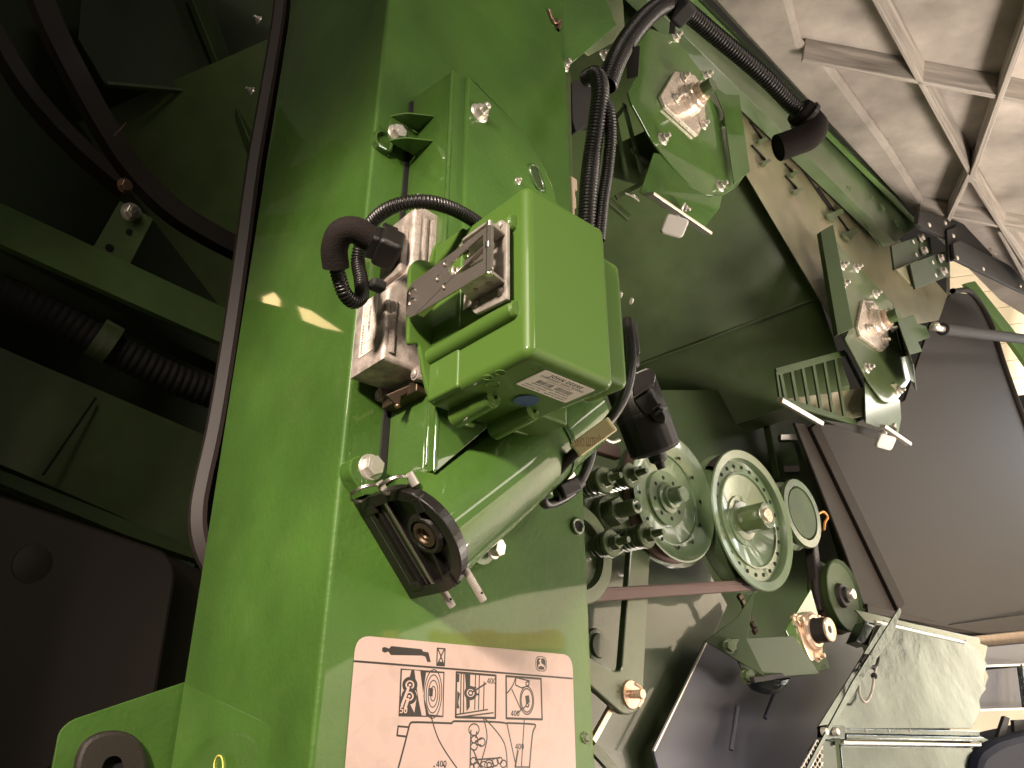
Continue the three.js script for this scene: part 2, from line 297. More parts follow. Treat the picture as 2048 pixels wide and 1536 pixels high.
// ───────────── cover on the leg ─────────────
const cover = thing('elevator_cover', 'green box-shaped cover with a rounded end plate bolted to the leg', 'cover', V(XA, 1.69, ZW));
{
  const top = 2.3485, seam = onZ([[870, 945], [975, 855], [1060, 783]], Z1);
  add(cover, 'side_sheet', plate([V(XA, 1.7, ZW + 0.004), V(XA, 1.69, Z1 - 0.004), V(XA, top, Z1 - 0.004), V(XA, top + 0.026, ZW + 0.004)], NX, 0.003), green);
  add(cover, 'front_sheet', plate([V(XA, top, Z1), V(XA, 1.69, Z1), seam[0], seam[1], seam[2], V(0.72, 2.1, Z1), V(0.6, 2.3, Z1), V(0.536, 2.361, Z1)], NZ, 0.003), green);
  add(cover, 'corner_fold', rod(V(XA + 0.002, 1.69, Z1 - 0.002), V(XA + 0.002, top, Z1 - 0.002), 0.0035, 16), green);
  add(cover, 'weld_seam', rod(V(XA - 0.0005, 1.70, Z1 - 0.016), V(XA - 0.0005, 1.83, Z1 - 0.016), 0.0016, 8), green);
  add(cover, 'gap_seal', plate([V(XA - 0.011, 1.708, ZW + 0.003), V(XA + 0.001, 1.70, ZW + 0.003), V(XA + 0.001, top + 0.02, ZW + 0.003), V(XA - 0.007, top + 0.012, ZW + 0.003)], NZ, 0.003), blackMatt);
  // rounded end plate standing proud of the front
  const z = Z1 + 0.008, pts = onZ([[937, 150], [985, 192], [1020, 229], [1056, 277], [1086, 328], [1107, 374], [1116, 402]], z);
  add(cover, 'end_plate', plate([...pts, V(0.742, 2.1, z), V(0.742, 1.9, z), V(0.533, 1.9, z)], NZ, 0.112, { r: [0.002, 0.03, 0.03, 0.03, 0.03, 0.03, 0.03, 0, 0, 0], bevel: 0.0035 }), green);
  const c = on(1077, 357, 'z', z + 0.0005), slot = [];
  for (let k = 0; k < 24; k++) { const a = (k / 24) * 2 * Math.PI; slot.push(V(c.x - 0.004 + 0.011 * Math.cos(a) + (Math.sin(a) > 0 ? -0.005 : 0.005), c.y + 0.009 * Math.sin(a) + (Math.sin(a) > 0 ? 0.013 : -0.013), c.z)); }
  const rim = add(cover, 'slot_rim', sweep(slot, ring(0.003, 8), { closed: true }), green);
  add(rim, 'slot_hole', plate(slot, NZ, 0.001, { bevel: 0 }), greenOld);
  fastener(cover, 'nut', on(959, 226, 'z', z), NZ, 0.0125);
  fastener(cover, 'nut', on(1036, 362, 'z', z), NZ, 0.0045);
  // upper clip with its two fins
  const clip = add(cover, 'clip_bracket', [box(0.452, 0.506, 2.238, 2.282, ZW + 0.018, ZW + 0.022, 0.001)], green);
  for (const y of [2.2838, 2.2335]) add(clip, 'fin', plate([V(0.4525, y, ZW + 0.022), V(0.506, y, ZW + 0.022), V(0.5035, y, ZW + 0.068), V(0.466, y, ZW + 0.044)], ND, 0.003, { r: [0, 0, 0, 0.012], bevel: 0.0008 }), green);
  fastener(cover, 'bolt', V(0.467, 2.257, ZW + 0.022), NZ, 0.0125);
  add(cover, 'weld_boss', turned([[0, 0.004], [0.012, 0.004], [0.015, 0.009], [0.019, 0.008], [0.021, 0], [0, 0]], V(0.4545, 2.246, ZW), NZ), green);
  // lower tab with its bolt
  add(cover, 'mounting_tab', plate(onZ([[698, 945], [702, 915], [740, 906], [772, 935], [778, 962], [757, 990], [728, 990]], ZW + 0.026), NZ, 0.027, { r: [0.012, 0.02, 0.02, 0.004, 0, 0, 0], bevel: 0.002 }), green);
  fastener(cover, 'bolt', on(742, 935, 'z', ZW + 0.026), NZ, 0.0135);
}

// ───────────── sampling tube with its end cap ─────────────
const M0 = V(0.5101, 1.611, ZW), AX = V(0.7524, 0.6587, 0).normalize(), AD = V(0.6587, -0.7524, 0).normalize();
const T = (t, s, o) => M0.clone().addScaledVector(AX, t).addScaledVector(AD, s).addScaledVector(NZ, o);
function uShape(R, flatTo = 0) { const p = [[-R, flatTo]], n = 28; for (let i = 0; i <= n; i++) { const a = Math.PI - (i / n) * Math.PI; p.push([R * Math.cos(a), 0.0687 + R * Math.sin(a)]); } p.push([R, flatTo]); return p; }
function uSolid(outer, t0, t1, inner, bevel = 0.002) {               // profile (along AD, outwards) pushed along the axis
  const s = new THREE.Shape(outer.map((p) => new THREE.Vector2(...p)));
  if (inner) s.holes.push(new THREE.Path(inner.map((p) => new THREE.Vector2(...p))));
  const g = new THREE.ExtrudeGeometry(s, { depth: t1 - t0 - 2 * bevel, bevelEnabled: bevel > 0, bevelThickness: bevel, bevelSize: bevel, bevelOffset: -bevel, bevelSegments: 2 });
  g.translate(0, 0, bevel);
  // local x = AD, y = out (z of the world), z = AD x out = -(axis): build the right-handed frame and mirror the depth
  const m = new THREE.Matrix4().makeBasis(AD, NZ, AD.clone().cross(NZ)), along = AD.clone().cross(NZ).dot(AX);
  const at = along > 0 ? T(t0, 0, 0) : T(t1, 0, 0);
  return g.applyMatrix4(m.setPosition(at));
}
function uSurface(R, t0, t1) {                                     // smooth outer skin
  const prof = uShape(R), pos = [], nor = [], uv = [], idx = [], n = 2; let L = 0;
  for (let k = 0; k < prof.length; k++) {
    const [s, o] = prof[k]; if (k) L += Math.hypot(s - prof[k - 1][0], o - prof[k - 1][1]);
    const nn = o <= 0.0687 ? [Math.sign(s), 0] : [s / R, (o - 0.0687) / R], N = AD.clone().multiplyScalar(nn[0]).addScaledVector(NZ, nn[1]);
    for (let i = 0; i < n; i++) { const p = T(i ? t1 : t0, s, o); pos.push(p.x, p.y, p.z); nor.push(N.x, N.y, N.z); uv.push(i ? t1 : t0, L); }
  }
  for (let k = 0; k + 1 < prof.length; k++) idx.push(k * 2, k * 2 + 2, k * 2 + 1, k * 2 + 2, k * 2 + 3, k * 2 + 1);
  const g = new THREE.BufferGeometry();
  g.setAttribute('position', new THREE.Float32BufferAttribute(pos, 3)); g.setAttribute('normal', new THREE.Float32BufferAttribute(nor, 3)); g.setAttribute('uv', new THREE.Float32BufferAttribute(uv, 2)); g.setIndex(idx);
  return g;
}
const tube = thing('sampling_tube', 'green half-round tube running up the leg from its black end cap', 'tube', T(0, 0, 0));
{
  add(tube, 'tube_shell', [uSurface(0.0685, 0.012, 0.375)], green);
  add(tube, 'collar', [uSurface(0.071, 0.262, 0.272), uSolid(uShape(0.071), 0.262, 0.2725, uShape(0.06, 0.004), 0.001)], green);
  add(tube, 'top_end', uSolid(uShape(0.0675), 0.36, 0.378, null, 0.006), greyGreen);
  for (const [x, y] of [[985, 1085], [1128, 945]]) {
    const b = [[-42, 30], [-20, 45], [-2, 47], [12, 38], [30, 5], [30, -45], [10, -40]].map(([a, c]) => [x + a, y + c]);
    const t = add(tube, 'foot_bracket', plate(onZ(b, ZW + 0.022), V(0.25, -0.15, 1), 0.004, { r: [0, 0.012, 0.012, 0.01, 0.01, 0.004, 0] }), green);
    fastener(tube, 'bolt', on(x + 4, y + 10, 'z', ZW + 0.024), V(0.25, -0.15, 1), 0.0125);
  }
}
const cap = thing('tube_end_cap', 'black moulded end cap with a hub and a steel rod closing the tube', 'end cap', T(0, 0, 0));
{
  const inner = uShape(0.059, 0.026).map(([s, o]) => [s, o]);
  add(cap, 'rim', uSolid(uShape(0.0715, -0.0005), -0.001, 0.014, inner, 0.0016), black);
  add(cap, 'liner', uSolid(uShape(0.066, 0.004), 0.013, 0.03, uShape(0.0585, 0.02), 0.0005), black);
  add(cap, 'back_plate', uSolid(uShape(0.064, 0.01), 0.012, 0.02, null, 0.001), black);
  const slab = (s0, s1, o0, o1, t0, t1, bv = 0.001) => uSolid([[s0, o0], [s1, o0], [s1, o1], [s0, o1]], t0, t1, null, bv);
  add(cap, 'ledge', slab(-0.06, 0.06, 0.02, 0.034, 0.0015, 0.022), black);
  add(cap, 'ledge', slab(-0.058, 0.058, 0.034, 0.0495, 0.005, 0.022), black);
  add(cap, 'groove_line', [slab(-0.06, 0.062, 0.0185, 0.0192, -0.0018, 0.003, 0.0002), slab(-0.058, 0.058, 0.0402, 0.0409, 0.0042, 0.01, 0.0002)], mat(0.045, 0.04, 0.036, { roughness: 0.5 }));
  add(cap, 'steel_rod', rod(T(0.004, -0.058, 0.0535), T(0.004, 0.06, 0.0535), 0.0026, 12), steel);
  for (const s of [-0.055, 0.055]) add(cap, 'latch_block', slab(s - 0.005, s + 0.005, 0.014, 0.036, -0.0025, 0.004), black);
  add(cap, 'notch_tab', slab(-0.05, -0.032, 0.108, 0.122, -0.003, 0.008), black); add(cap, 'notch_tab', slab(0.05, 0.066, 0.086, 0.1, -0.004, 0.008), black);
  const out = AX.clone().negate(), hc = T(0.0125, -0.004, 0.0905);
  add(cap, 'hub', turned([[0, 0.0], [0.027, 0], [0.027, 0.008], [0.0235, 0.012], [0.0195, 0.012], [0.0195, 0.006], [0, 0.006]], hc, out), black);
  const b = add(cap, 'hub_ring', turned([[0, 0.006], [0.0165, 0.006], [0.0165, 0.011], [0.014, 0.0125], [0.0105, 0.0125], [0.0095, 0.009], [0.0065, 0.0085], [0.005, 0.006], [0, 0.006]], hc, out), brass);
  add(cap, 'rib', bar(T(0.008, 0.02, 0.085), T(0.008, 0.058, 0.078), 0.004, 0.01, out), black); add(cap, 'rib', [bar(T(0.008, -0.028, 0.1), T(0.008, -0.05, 0.1), 0.004, 0.01, out)], black);
}
function pin(px, py, s, o, ringAng, label) {
  const a = T(0.012, s, o), e = T(0.012, 0.095, o - 0.004), t = thing('locking_pin', label, 'locking pin', a, 'ring pins through the end cap');
  const shaft = add(t, 'shaft', [rod(T(0.012, o > 0.0687 ? Math.sqrt(0.0715 ** 2 - (o - 0.0687) ** 2) - 0.004 : 0.066, o), T(0.012, 0.098, o), 0.0048, 16)], bareAlu);
  add(shaft, 'cross_hole', rod(T(0.012, 0.088, o).addScaledVector(NZ, 0.0046), T(0.012, 0.088, o).addScaledVector(NZ, 0.0052), 0.0016, 10), voidDark);
  add(t, 'pin_head', [rod(T(0.012, s - 0.012, o), T(0.012, s + 0.004, o), 0.0055, 16)], zinc);
  const c = T(0.001, s - 0.008, o - 0.019), X = V(-0.35, -0.35, -0.87).normalize(), N = V(0.2, -0.85, 0.42).normalize(), Y = N.clone().cross(X).normalize();
  const loop = Array.from({ length: 28 }, (_, i) => c.clone().addScaledVector(X, 0.02 * Math.cos(i / 28 * 2 * Math.PI)).addScaledVector(Y, 0.018 * Math.sin(i / 28 * 2 * Math.PI)));
  add(t, 'ring', [sweep(loop, ring(0.0013, 8), { closed: true, step: 0.002 }), sweep(loop.map((p) => p.clone().addScaledVector(N, 0.0022)), ring(0.0013, 8), { closed: true, step: 0.002 })], steel);
}
pin(0, 0, -0.07, 0.052, 0, 'ring pin nearer the wall with only its tip showing below');
pin(0, 0, -0.066, 0.112, 0, 'ring pin farther from the wall with a long drilled end below');

// ───────────── printed service chart on the leg ─────────────
{
  const x0 = 0.4815, x1 = 0.8468, y1 = 1.508, y0 = 1.2, K = 4800;
  const W = Math.round((x1 - x0) * K), H = Math.round((y1 - y0) * K);
  const L = (zx, zy) => { const p = on(640 + zx * 0.29297, 1200 + zy * 0.29297, 'z', ZW); return [(p.x - x0) * K, (y1 - p.y) * K]; };
  const tex = canvasTex(W, H, (c) => {
    c.fillStyle = '#b9a097'; c.fillRect(0, 0, W, H);
    const R = rng(9); for (let i = 0; i < 260; i++) { c.fillStyle = `rgba(90,70,50,${0.012 + R() * 0.02})`; c.beginPath(); c.ellipse(R() * W, R() * H, 10 + R() * 90, 8 + R() * 60, R() * 3, 0, 7); c.fill(); }
    const ink = '#0c0908'; c.strokeStyle = c.fillStyle = ink; c.lineCap = 'round'; c.lineJoin = 'round';
    const path = (list, close, fill) => { c.beginPath(); list.forEach((p, i) => c[i ? 'lineTo' : 'moveTo'](...L(...p))); if (close) c.closePath(); fill ? c.fill() : c.stroke(); };
    const curve = (list) => { c.beginPath(); const q = list.map((p) => L(...p)); c.moveTo(...q[0]); for (let i = 1; i < q.length - 1; i++) { const e = i === q.length - 2 ? q[i + 1] : [(q[i][0] + q[i + 1][0]) / 2, (q[i][1] + q[i + 1][1]) / 2]; c.quadraticCurveTo(...q[i], ...e); } c.stroke(); };
    const circ = (zx, zy, r, w, fill) => { const [a, b] = L(zx, zy); c.lineWidth = w * 1.5; c.beginPath(); c.ellipse(a, b, r * 1.25, r, 0, 0, 7); fill ? c.fill() : c.stroke(); };
    const text = (s, zx, zy, size, col = ink) => { const [a, b] = L(zx, zy); c.fillStyle = col; c.font = `bold ${size}px sans-serif`; c.fillText(s, a, b); c.fillStyle = ink; };
    // header
    c.lineWidth = 11; path([[232, 418], [1718, 536]]);
    path([[421, 326], [440, 322], [468, 332], [484, 315], [690, 336], [700, 352], [736, 358], [742, 380], [752, 425], [728, 422], [716, 388], [694, 380], [480, 376], [462, 352], [440, 360], [421, 352]], true, true);
    c.lineWidth = 8; path([[797, 330], [850, 334], [845, 450], [793, 446]], true); curve([[800, 334], [818, 372], [822, 392], [812, 410], [797, 444]]); curve([[846, 336], [826, 372], [822, 392], [832, 410], [842, 448]]);
    path([[802, 420], [838, 424], [842, 446], [797, 442]], true, true);
    // leaping deer in a rounded shield
    { const a = L(1466, 382), b = L(1545, 490), w = b[0] - a[0], h = b[1] - a[1]; c.save(); c.translate(...a);
      c.beginPath(); c.roundRect(0, 0, w, h, 34); c.fill(); c.strokeStyle = '#b9a097'; c.lineWidth = 6; c.beginPath(); c.roundRect(8, 8, w - 16, h - 16, 28); c.stroke(); c.fillStyle = '#b9a097'; c.strokeStyle = '#b9a097';
      const P = (l) => { c.beginPath(); l.forEach(([x, y], i) => c[i ? 'lineTo' : 'moveTo'](x * w, y * h)); c.closePath(); c.fill(); };
      P([[0.3, 0.27], [0.44, 0.2], [0.52, 0.28], [0.5, 0.42], [0.62, 0.52], [0.76, 0.56], [0.82, 0.68], [0.86, 0.84], [0.8, 0.84], [0.74, 0.7], [0.6, 0.66], [0.42, 0.64], [0.34, 0.7], [0.24, 0.62], [0.2, 0.56], [0.3, 0.58], [0.38, 0.5], [0.38, 0.36], [0.3, 0.32]]);
      P([[0.4, 0.6], [0.3, 0.7], [0.24, 0.82], [0.2, 0.8], [0.26, 0.66]]); c.lineWidth = 6; c.beginPath(); c.moveTo(0.46 * w, 0.22 * h); c.lineTo(0.4 * w, 0.1 * h); c.lineTo(0.54 * w, 0.14 * h); c.stroke(); c.restore(); c.strokeStyle = c.fillStyle = ink; }
    // picture one: two grease points beside a belt and a wheel
    path([[546, 468], [846, 490], [838, 800], [532, 795]], true, true);
    c.fillStyle = '#b9a097'; path([[556, 478], [620, 480], [600, 560], [620, 620], [600, 700], [560, 690], [548, 650]], true, true); path([[640, 480], [680, 484], [720, 790], [690, 788], [668, 680]], true, true); path([[720, 495], [838, 500], [832, 790], [740, 780], [700, 640]], true, true); path([[625, 560], [660, 640], [640, 770], [600, 690]], true, true); c.fillStyle = ink;
    for (const k of [1, 0.78, 0.55, 0.3]) { const [a, b] = L(768, 640); c.lineWidth = 6; c.beginPath(); c.ellipse(a, b, 64 * k, 134 * k, 0, 0, 7); c.stroke(); }
    path([[742, 600], [768, 604], [764, 660], [740, 655]], true, true);
    for (const [x, y] of [[610, 580], [605, 657]]) { circ(x, y, 34, 14); c.fillStyle = '#b9a097'; circ(x, y, 25, 4, true); c.fillStyle = ink; circ(x, y, 12, 7); }
    c.strokeStyle = '#b9a097'; c.lineWidth = 18; path([[600, 600], [557, 715]]); path([[597, 680], [578, 738]]); c.strokeStyle = ink;
    text('50', 538, 772, 50, '#b9a097');
    // picture two: upright rails with one grease point
    c.lineWidth = 13; path([[928, 494], [1196, 516], [1192, 806], [922, 800]], true);
    path([[932, 505], [948, 506], [946, 560], [932, 560]], true, true); path([[934, 620], [952, 640], [940, 700], [948, 740], [930, 740]], true, true); path([[985, 505], [1022, 508], [1018, 730], [996, 760], [990, 570]], true, true);
    c.lineWidth = 8; for (const l of [[[960, 500], [954, 770]], [[978, 500], [975, 770]], [[1084, 515], [1078, 745]], [[1058, 512], [1052, 745]], [[1116, 560], [1112, 750]], [[930, 782], [1140, 748]], [[940, 800], [1178, 770]], [[1024, 595], [1060, 598]]]) path(l);
    c.fillStyle = '#b9a097'; circ(1024, 635, 34, 4, true); c.fillStyle = ink; circ(1024, 635, 32, 12); circ(1024, 635, 13, 6); c.lineWidth = 10; path([[1038, 628], [1128, 570]]); path([[1052, 636], [1080, 638], [1080, 652], [1052, 650]], true, true); text('400', 1136, 570, 46);
    // picture three: a wheel on its arm
    c.lineWidth = 13; path([[1266, 520], [1504, 538], [1512, 815], [1268, 808]], true);
    c.lineWidth = 8; for (const k of [1, 0.84]) { const [a, b] = L(1408, 685); c.beginPath(); c.ellipse(a, b, 60 * k, 84 * k, 0, 0, 7); c.stroke(); }
    curve([[1330, 530], [1318, 590], [1272, 636]]); path([[1334, 530], [1424, 552], [1420, 586], [1372, 600], [1330, 580]], true); path([[1306, 612], [1366, 745]]); circ(1412, 572, 12, 5); path([[1396, 655], [1422, 650], [1428, 700], [1402, 706]], true, true); circ(1412, 718, 10, 6); c.lineWidth = 8; path([[1404, 722], [1338, 776]]); text('400', 1298, 792, 46);
    // side view of the machine
    c.lineWidth = 11; curve([[530, 1147], [560, 1040], [600, 880], [610, 838], [640, 832], [895, 842]]); curve([[895, 842], [902, 828], [930, 827], [1255, 832], [1272, 845]]); curve([[1272, 840], [1460, 845], [1470, 858], [1450, 890], [1440, 960], [1425, 1147]]);
    c.lineWidth = 10; path([[598, 868], [530, 862], [522, 925], [582, 932]]);
    c.lineWidth = 8; path([[1272, 845], [1335, 1140], [1425, 1140]]); curve([[755, 795], [775, 880], [830, 1010], [930, 1147]]); curve([[1112, 808], [1140, 900], [1130, 1000], [1090, 1120]]); curve([[1120, 808], [1240, 930], [1275, 1050], [1272, 1147]]); path([[1390, 815], [1370, 1140]]);
    for (const [x, y, r] of [[1047, 885, 32], [1050, 952, 20], [1098, 970, 23], [1047, 1000, 20], [1044, 1098, 18], [1062, 1130, 18], [1115, 1128, 21], [1150, 1126, 28], [1192, 1106, 20], [1222, 1095, 17], [1248, 1118, 20], [1034, 1140, 14]]) circ(x, y, r, 5);
    circ(1150, 1126, 14, 6); for (const l of [[[1026, 890], [1020, 1130]], [[1066, 900], [1060, 940]], [[1056, 965], [1100, 945]], [[1062, 985], [1095, 992]], [[1040, 1020], [1090, 1140]], [[1056, 1090], [1220, 1078]], [[1066, 1110], [1110, 1140]], [[1120, 1150], [1200, 1130]]]) path(l);
    text('400', 1328, 1020, 46); c.lineWidth = 13; path([[1346, 1030], [1328, 1138]]); text('400', 788, 1140, 46); c.lineWidth = 10; curve([[838, 1128], [850, 1134], [850, 1150]]); circ(775, 1136, 5, 5, true);
    // lower part of the machine, below the picture
    for (const l of [[[530, 1147], [515, 1300], [1400, 1360]], [[1272, 1147], [1240, 1330]]]) path(l);
  });
  const m = new THREE.MeshPhysicalMaterial({ map: tex, roughness: 0.4, clearcoat: 0.25, clearcoatRoughness: 0.2 });
  const z = ZW + 0.0012, t = plate([V(x0, y0, z), V(x1, y0, z), V(x1, y1, z), V(x0, y1, z)], NZ, 0.0008, { r: 0.02, bevel: 0.0001, fit: true });
  const o = thing('service_chart', 'large cream sticker with black line drawings of greasing points', 'sticker', V(x0, y0, z));
  add(o, 'printed_sheet', t, m);
}

// ───────────── grain camera housing ─────────────
const XB = 0.48, ZF = -0.5128, Z2 = -0.6955;
const cam = thing('sensor_box', 'glossy green moulded box with a steel toggle latch and a barcode label underneath', 'sensor box', V(XB, 1.764, Z2));
{
  // body: tapered rounded box
  const g = new RoundedBoxGeometry(0.139, 0.229, 0.186, 6, 0.0115).translate(0.5495, 1.878, -0.6058), p = g.attributes.position;
  for (let i = 0; i < p.count; i++) { const k = (p.getZ(i) - ZF) / -0.186, x = p.getX(i), y = p.getY(i); if (k > 0.5 && x < 0.51) p.setX(i, x + 0.0); if (y < 1.85) p.setY(i, y - 0.0); }
  add(cam, 'body', g, greenMold);
  // steps towards the flange
  add(cam, 'step', box(XB - 0.0025, 0.66, 1.7655, 1.992, -0.692, -0.631, 0.004), greenMold);
  add(cam, 'step', box(0.58, 0.688, 1.798, 1.986, -0.62, -0.548, 0.01), greenMold);
  add(cam, 'step', box(0.58, 0.7, 1.808, 1.98, -0.62, -0.558, 0.008), greenMold);
  add(cam, 'step', box(0.58, 0.716, 1.86, 1.955, -0.63, -0.568, 0.014), greenMold);
  // flange with ears left and right
  const z = Z2 + 0.008;
  const left = onZ([[880, 476], [866, 500], [862, 524], [838, 516], [820, 530], [816, 690], [838, 686], [846, 735], [858, 790], [880, 812]], z);
  add(cam, 'flange', plate([...left, ...onZ([[1010, 857]], z), V(0.74, 1.765, z), V(0.775, 1.82, z), V(0.775, 2.0, z), V(0.56, 2.0, z)], NZ, 0.007, { r: [0.012, 0.01, 0.004, 0.014, 0.014, 0.02, 0.006, 0.02, 0.02, 0.015, 0.005, 0.02, 0.02, 0.02, 0.01], bevel: 0.002 }), greenMold);
  add(cam, 'lip', plate([...onZ([[884, 806], [1004, 848]], z - 0.007), V(0.735, 1.765, z - 0.007), V(0.735, 1.80, z - 0.007), V(0.5, 1.80, z - 0.007)], NZ, 0.012, { r: 0.006, bevel: 0.002 }), greenMold);
  for (const [a, b] of [[[905, 838], [945, 850]], [[985, 857], [1010, 861]]]) add(cam, 'snap_tab', sweep([on(a[0], a[1], 'z', z - 0.004), on((a[0] + b[0]) / 2, (a[1] + b[1]) / 2 + 2, 'z', z + 0.006), on(b[0], b[1], 'z', z - 0.004)], ring(0.0035, 8)), greenMold);
  // screw bosses along the left face (upper and lower)
  add(cam, 'boss', [rod(V(XB, 1.944, -0.62), V(XB, 1.944, -0.535), 0.0115, 18), turned([[0.0115, 0], [0.009, 0.004], [0, 0.006]], V(XB, 1.944, -0.535), NZ, 18)], greenMold);
  add(cam, 'boss', [rod(V(XB, 1.826, -0.70), V(XB, 1.826, -0.533), 0.0115, 20), turned([[0.0115, 0], [0.009, 0.004], [0, 0.006]], V(XB, 1.826, -0.533), NZ, 20)], greenMold);
  // bosses under the box
  for (const x of [0.522, 0.585]) add(cam, 'foot_boss', [rod(V(x, 1.757, -0.69), V(x, 1.762, -0.622), 0.013, 20), turned([[0.013, 0], [0.0105, 0.004], [0.004, 0.006], [0.003, 0.003], [0, 0.003]], V(x, 1.762, -0.622), NZ, 20), box(x - 0.013, x + 0.013, 1.757, 1.775, -0.69, -0.622, 0.004)], greenMold);
  // moulding marks
  const marks = []; for (const [x, y, r] of [[975, 755, 0.006], [1000, 745, 0.006], [985, 768, 0.008]]) { const c = on(x, y, 'y', 1.7634); marks.push(new THREE.TorusGeometry(r, 0.0006, 6, 28).rotateX(Math.PI / 2).translate(c.x, c.y, c.z)); }
  for (const [x, y] of [[1072, 736], [1193, 790]]) { const c = on(x, y, 'y', 1.7634); for (let k = 0; k < 9; k++) { const a = k / 9 * 6.283; marks.push(new THREE.SphereGeometry(0.0007, 6, 5).translate(c.x + 0.005 * Math.cos(a), c.y, c.z + 0.005 * Math.sin(a))); } }
  add(cam, 'mould_marks', marks, greenMold);
  // label below: it hangs upside-down to the viewer's left front
  const lab = [[1038, 766], [1090, 740], [1183, 783], [1131, 806]].map(([a, b]) => on(a, b, 'y', 1.7628));
  const xs = lab.map((q) => q.x), zs = lab.map((q) => q.z), a0 = Math.min(...xs), a1 = Math.max(...xs), c0 = Math.min(...zs), c1 = Math.max(...zs);
  const tex = canvasTex(720, 420, (c, w, h) => {
    c.fillStyle = '#efe6dc'; c.fillRect(0, 0, w, h); c.fillStyle = '#231d1c'; c.textAlign = 'center';
    c.font = 'bold 78px sans-serif'; c.fillText('JOHN DEERE', w / 2, 84); c.font = 'bold 42px sans-serif'; c.fillText('COMPONENT SERIAL NUMBER', w / 2, 130); c.font = '44px sans-serif'; c.fillStyle = '#6a605a'; c.fillText('PCEPQCV302544P', w / 2, 176); c.fillStyle = '#231d1c';
    const R = rng(3); for (let x = 120; x < 610;) { const b = 3 + R() * 10; c.fillRect(x, 192, b, 76); x += b + 3 + R() * 9; if (x > 330 && x < 350) x += 34; }
    c.fillStyle = '#efe6dc'; c.fillRect(100, 262, 520, 20); c.fillStyle = '#231d1c';
    c.font = 'bold 40px sans-serif'; c.fillText('GRAIN CAMERA  HM412673', w / 2, 302); c.font = 'bold 32px sans-serif'; c.fillText('DEERE & COMPANY    MOLINE ILLINOIS', w / 2, 350); c.fillText('DATE CODE  218        MADE IN GERMANY', w / 2, 394);
  });
  const m = new THREE.MeshPhysicalMaterial({ map: tex, roughness: 0.45 });
  const sheet = plate([V(a0, 1.7628, c0), V(a1, 1.7628, c0), V(a1, 1.7628, c1), V(a0, 1.7628, c1)], ND, 0.0006, { r: 0.003, bevel: 0.0001, fit: true });
  add(cam, 'barcode_label', sheet, m).userData.label = 'white barcode label';
  const uv = sheet.attributes.uv; void uv;
  const bc = on(1053, 801, 'y', 1.7626);
  add(cam, 'blue_sticker', turned([[0, 0], [0.0155, 0], [0.0155, 0.0006], [0, 0.0006]], bc, ND, 40).scale(1, 1, 1), mat(0.03, 0.075, 0.19, { roughness: 0.35, clearcoat: 0.3 })).userData.label = 'round blue sticker';
  for (const [x, y] of [[1262, 602], [1240, 590]]) fastener(cam, 'screw', on(x, y, 'z', z - 0.002), V(1, 0, 0.4), 0.006);
}
const latch = thing('toggle_latch', 'steel toggle latch lever hinged on an aluminium bracket at the box side', 'latch', V(0.465, 1.9, -0.53));
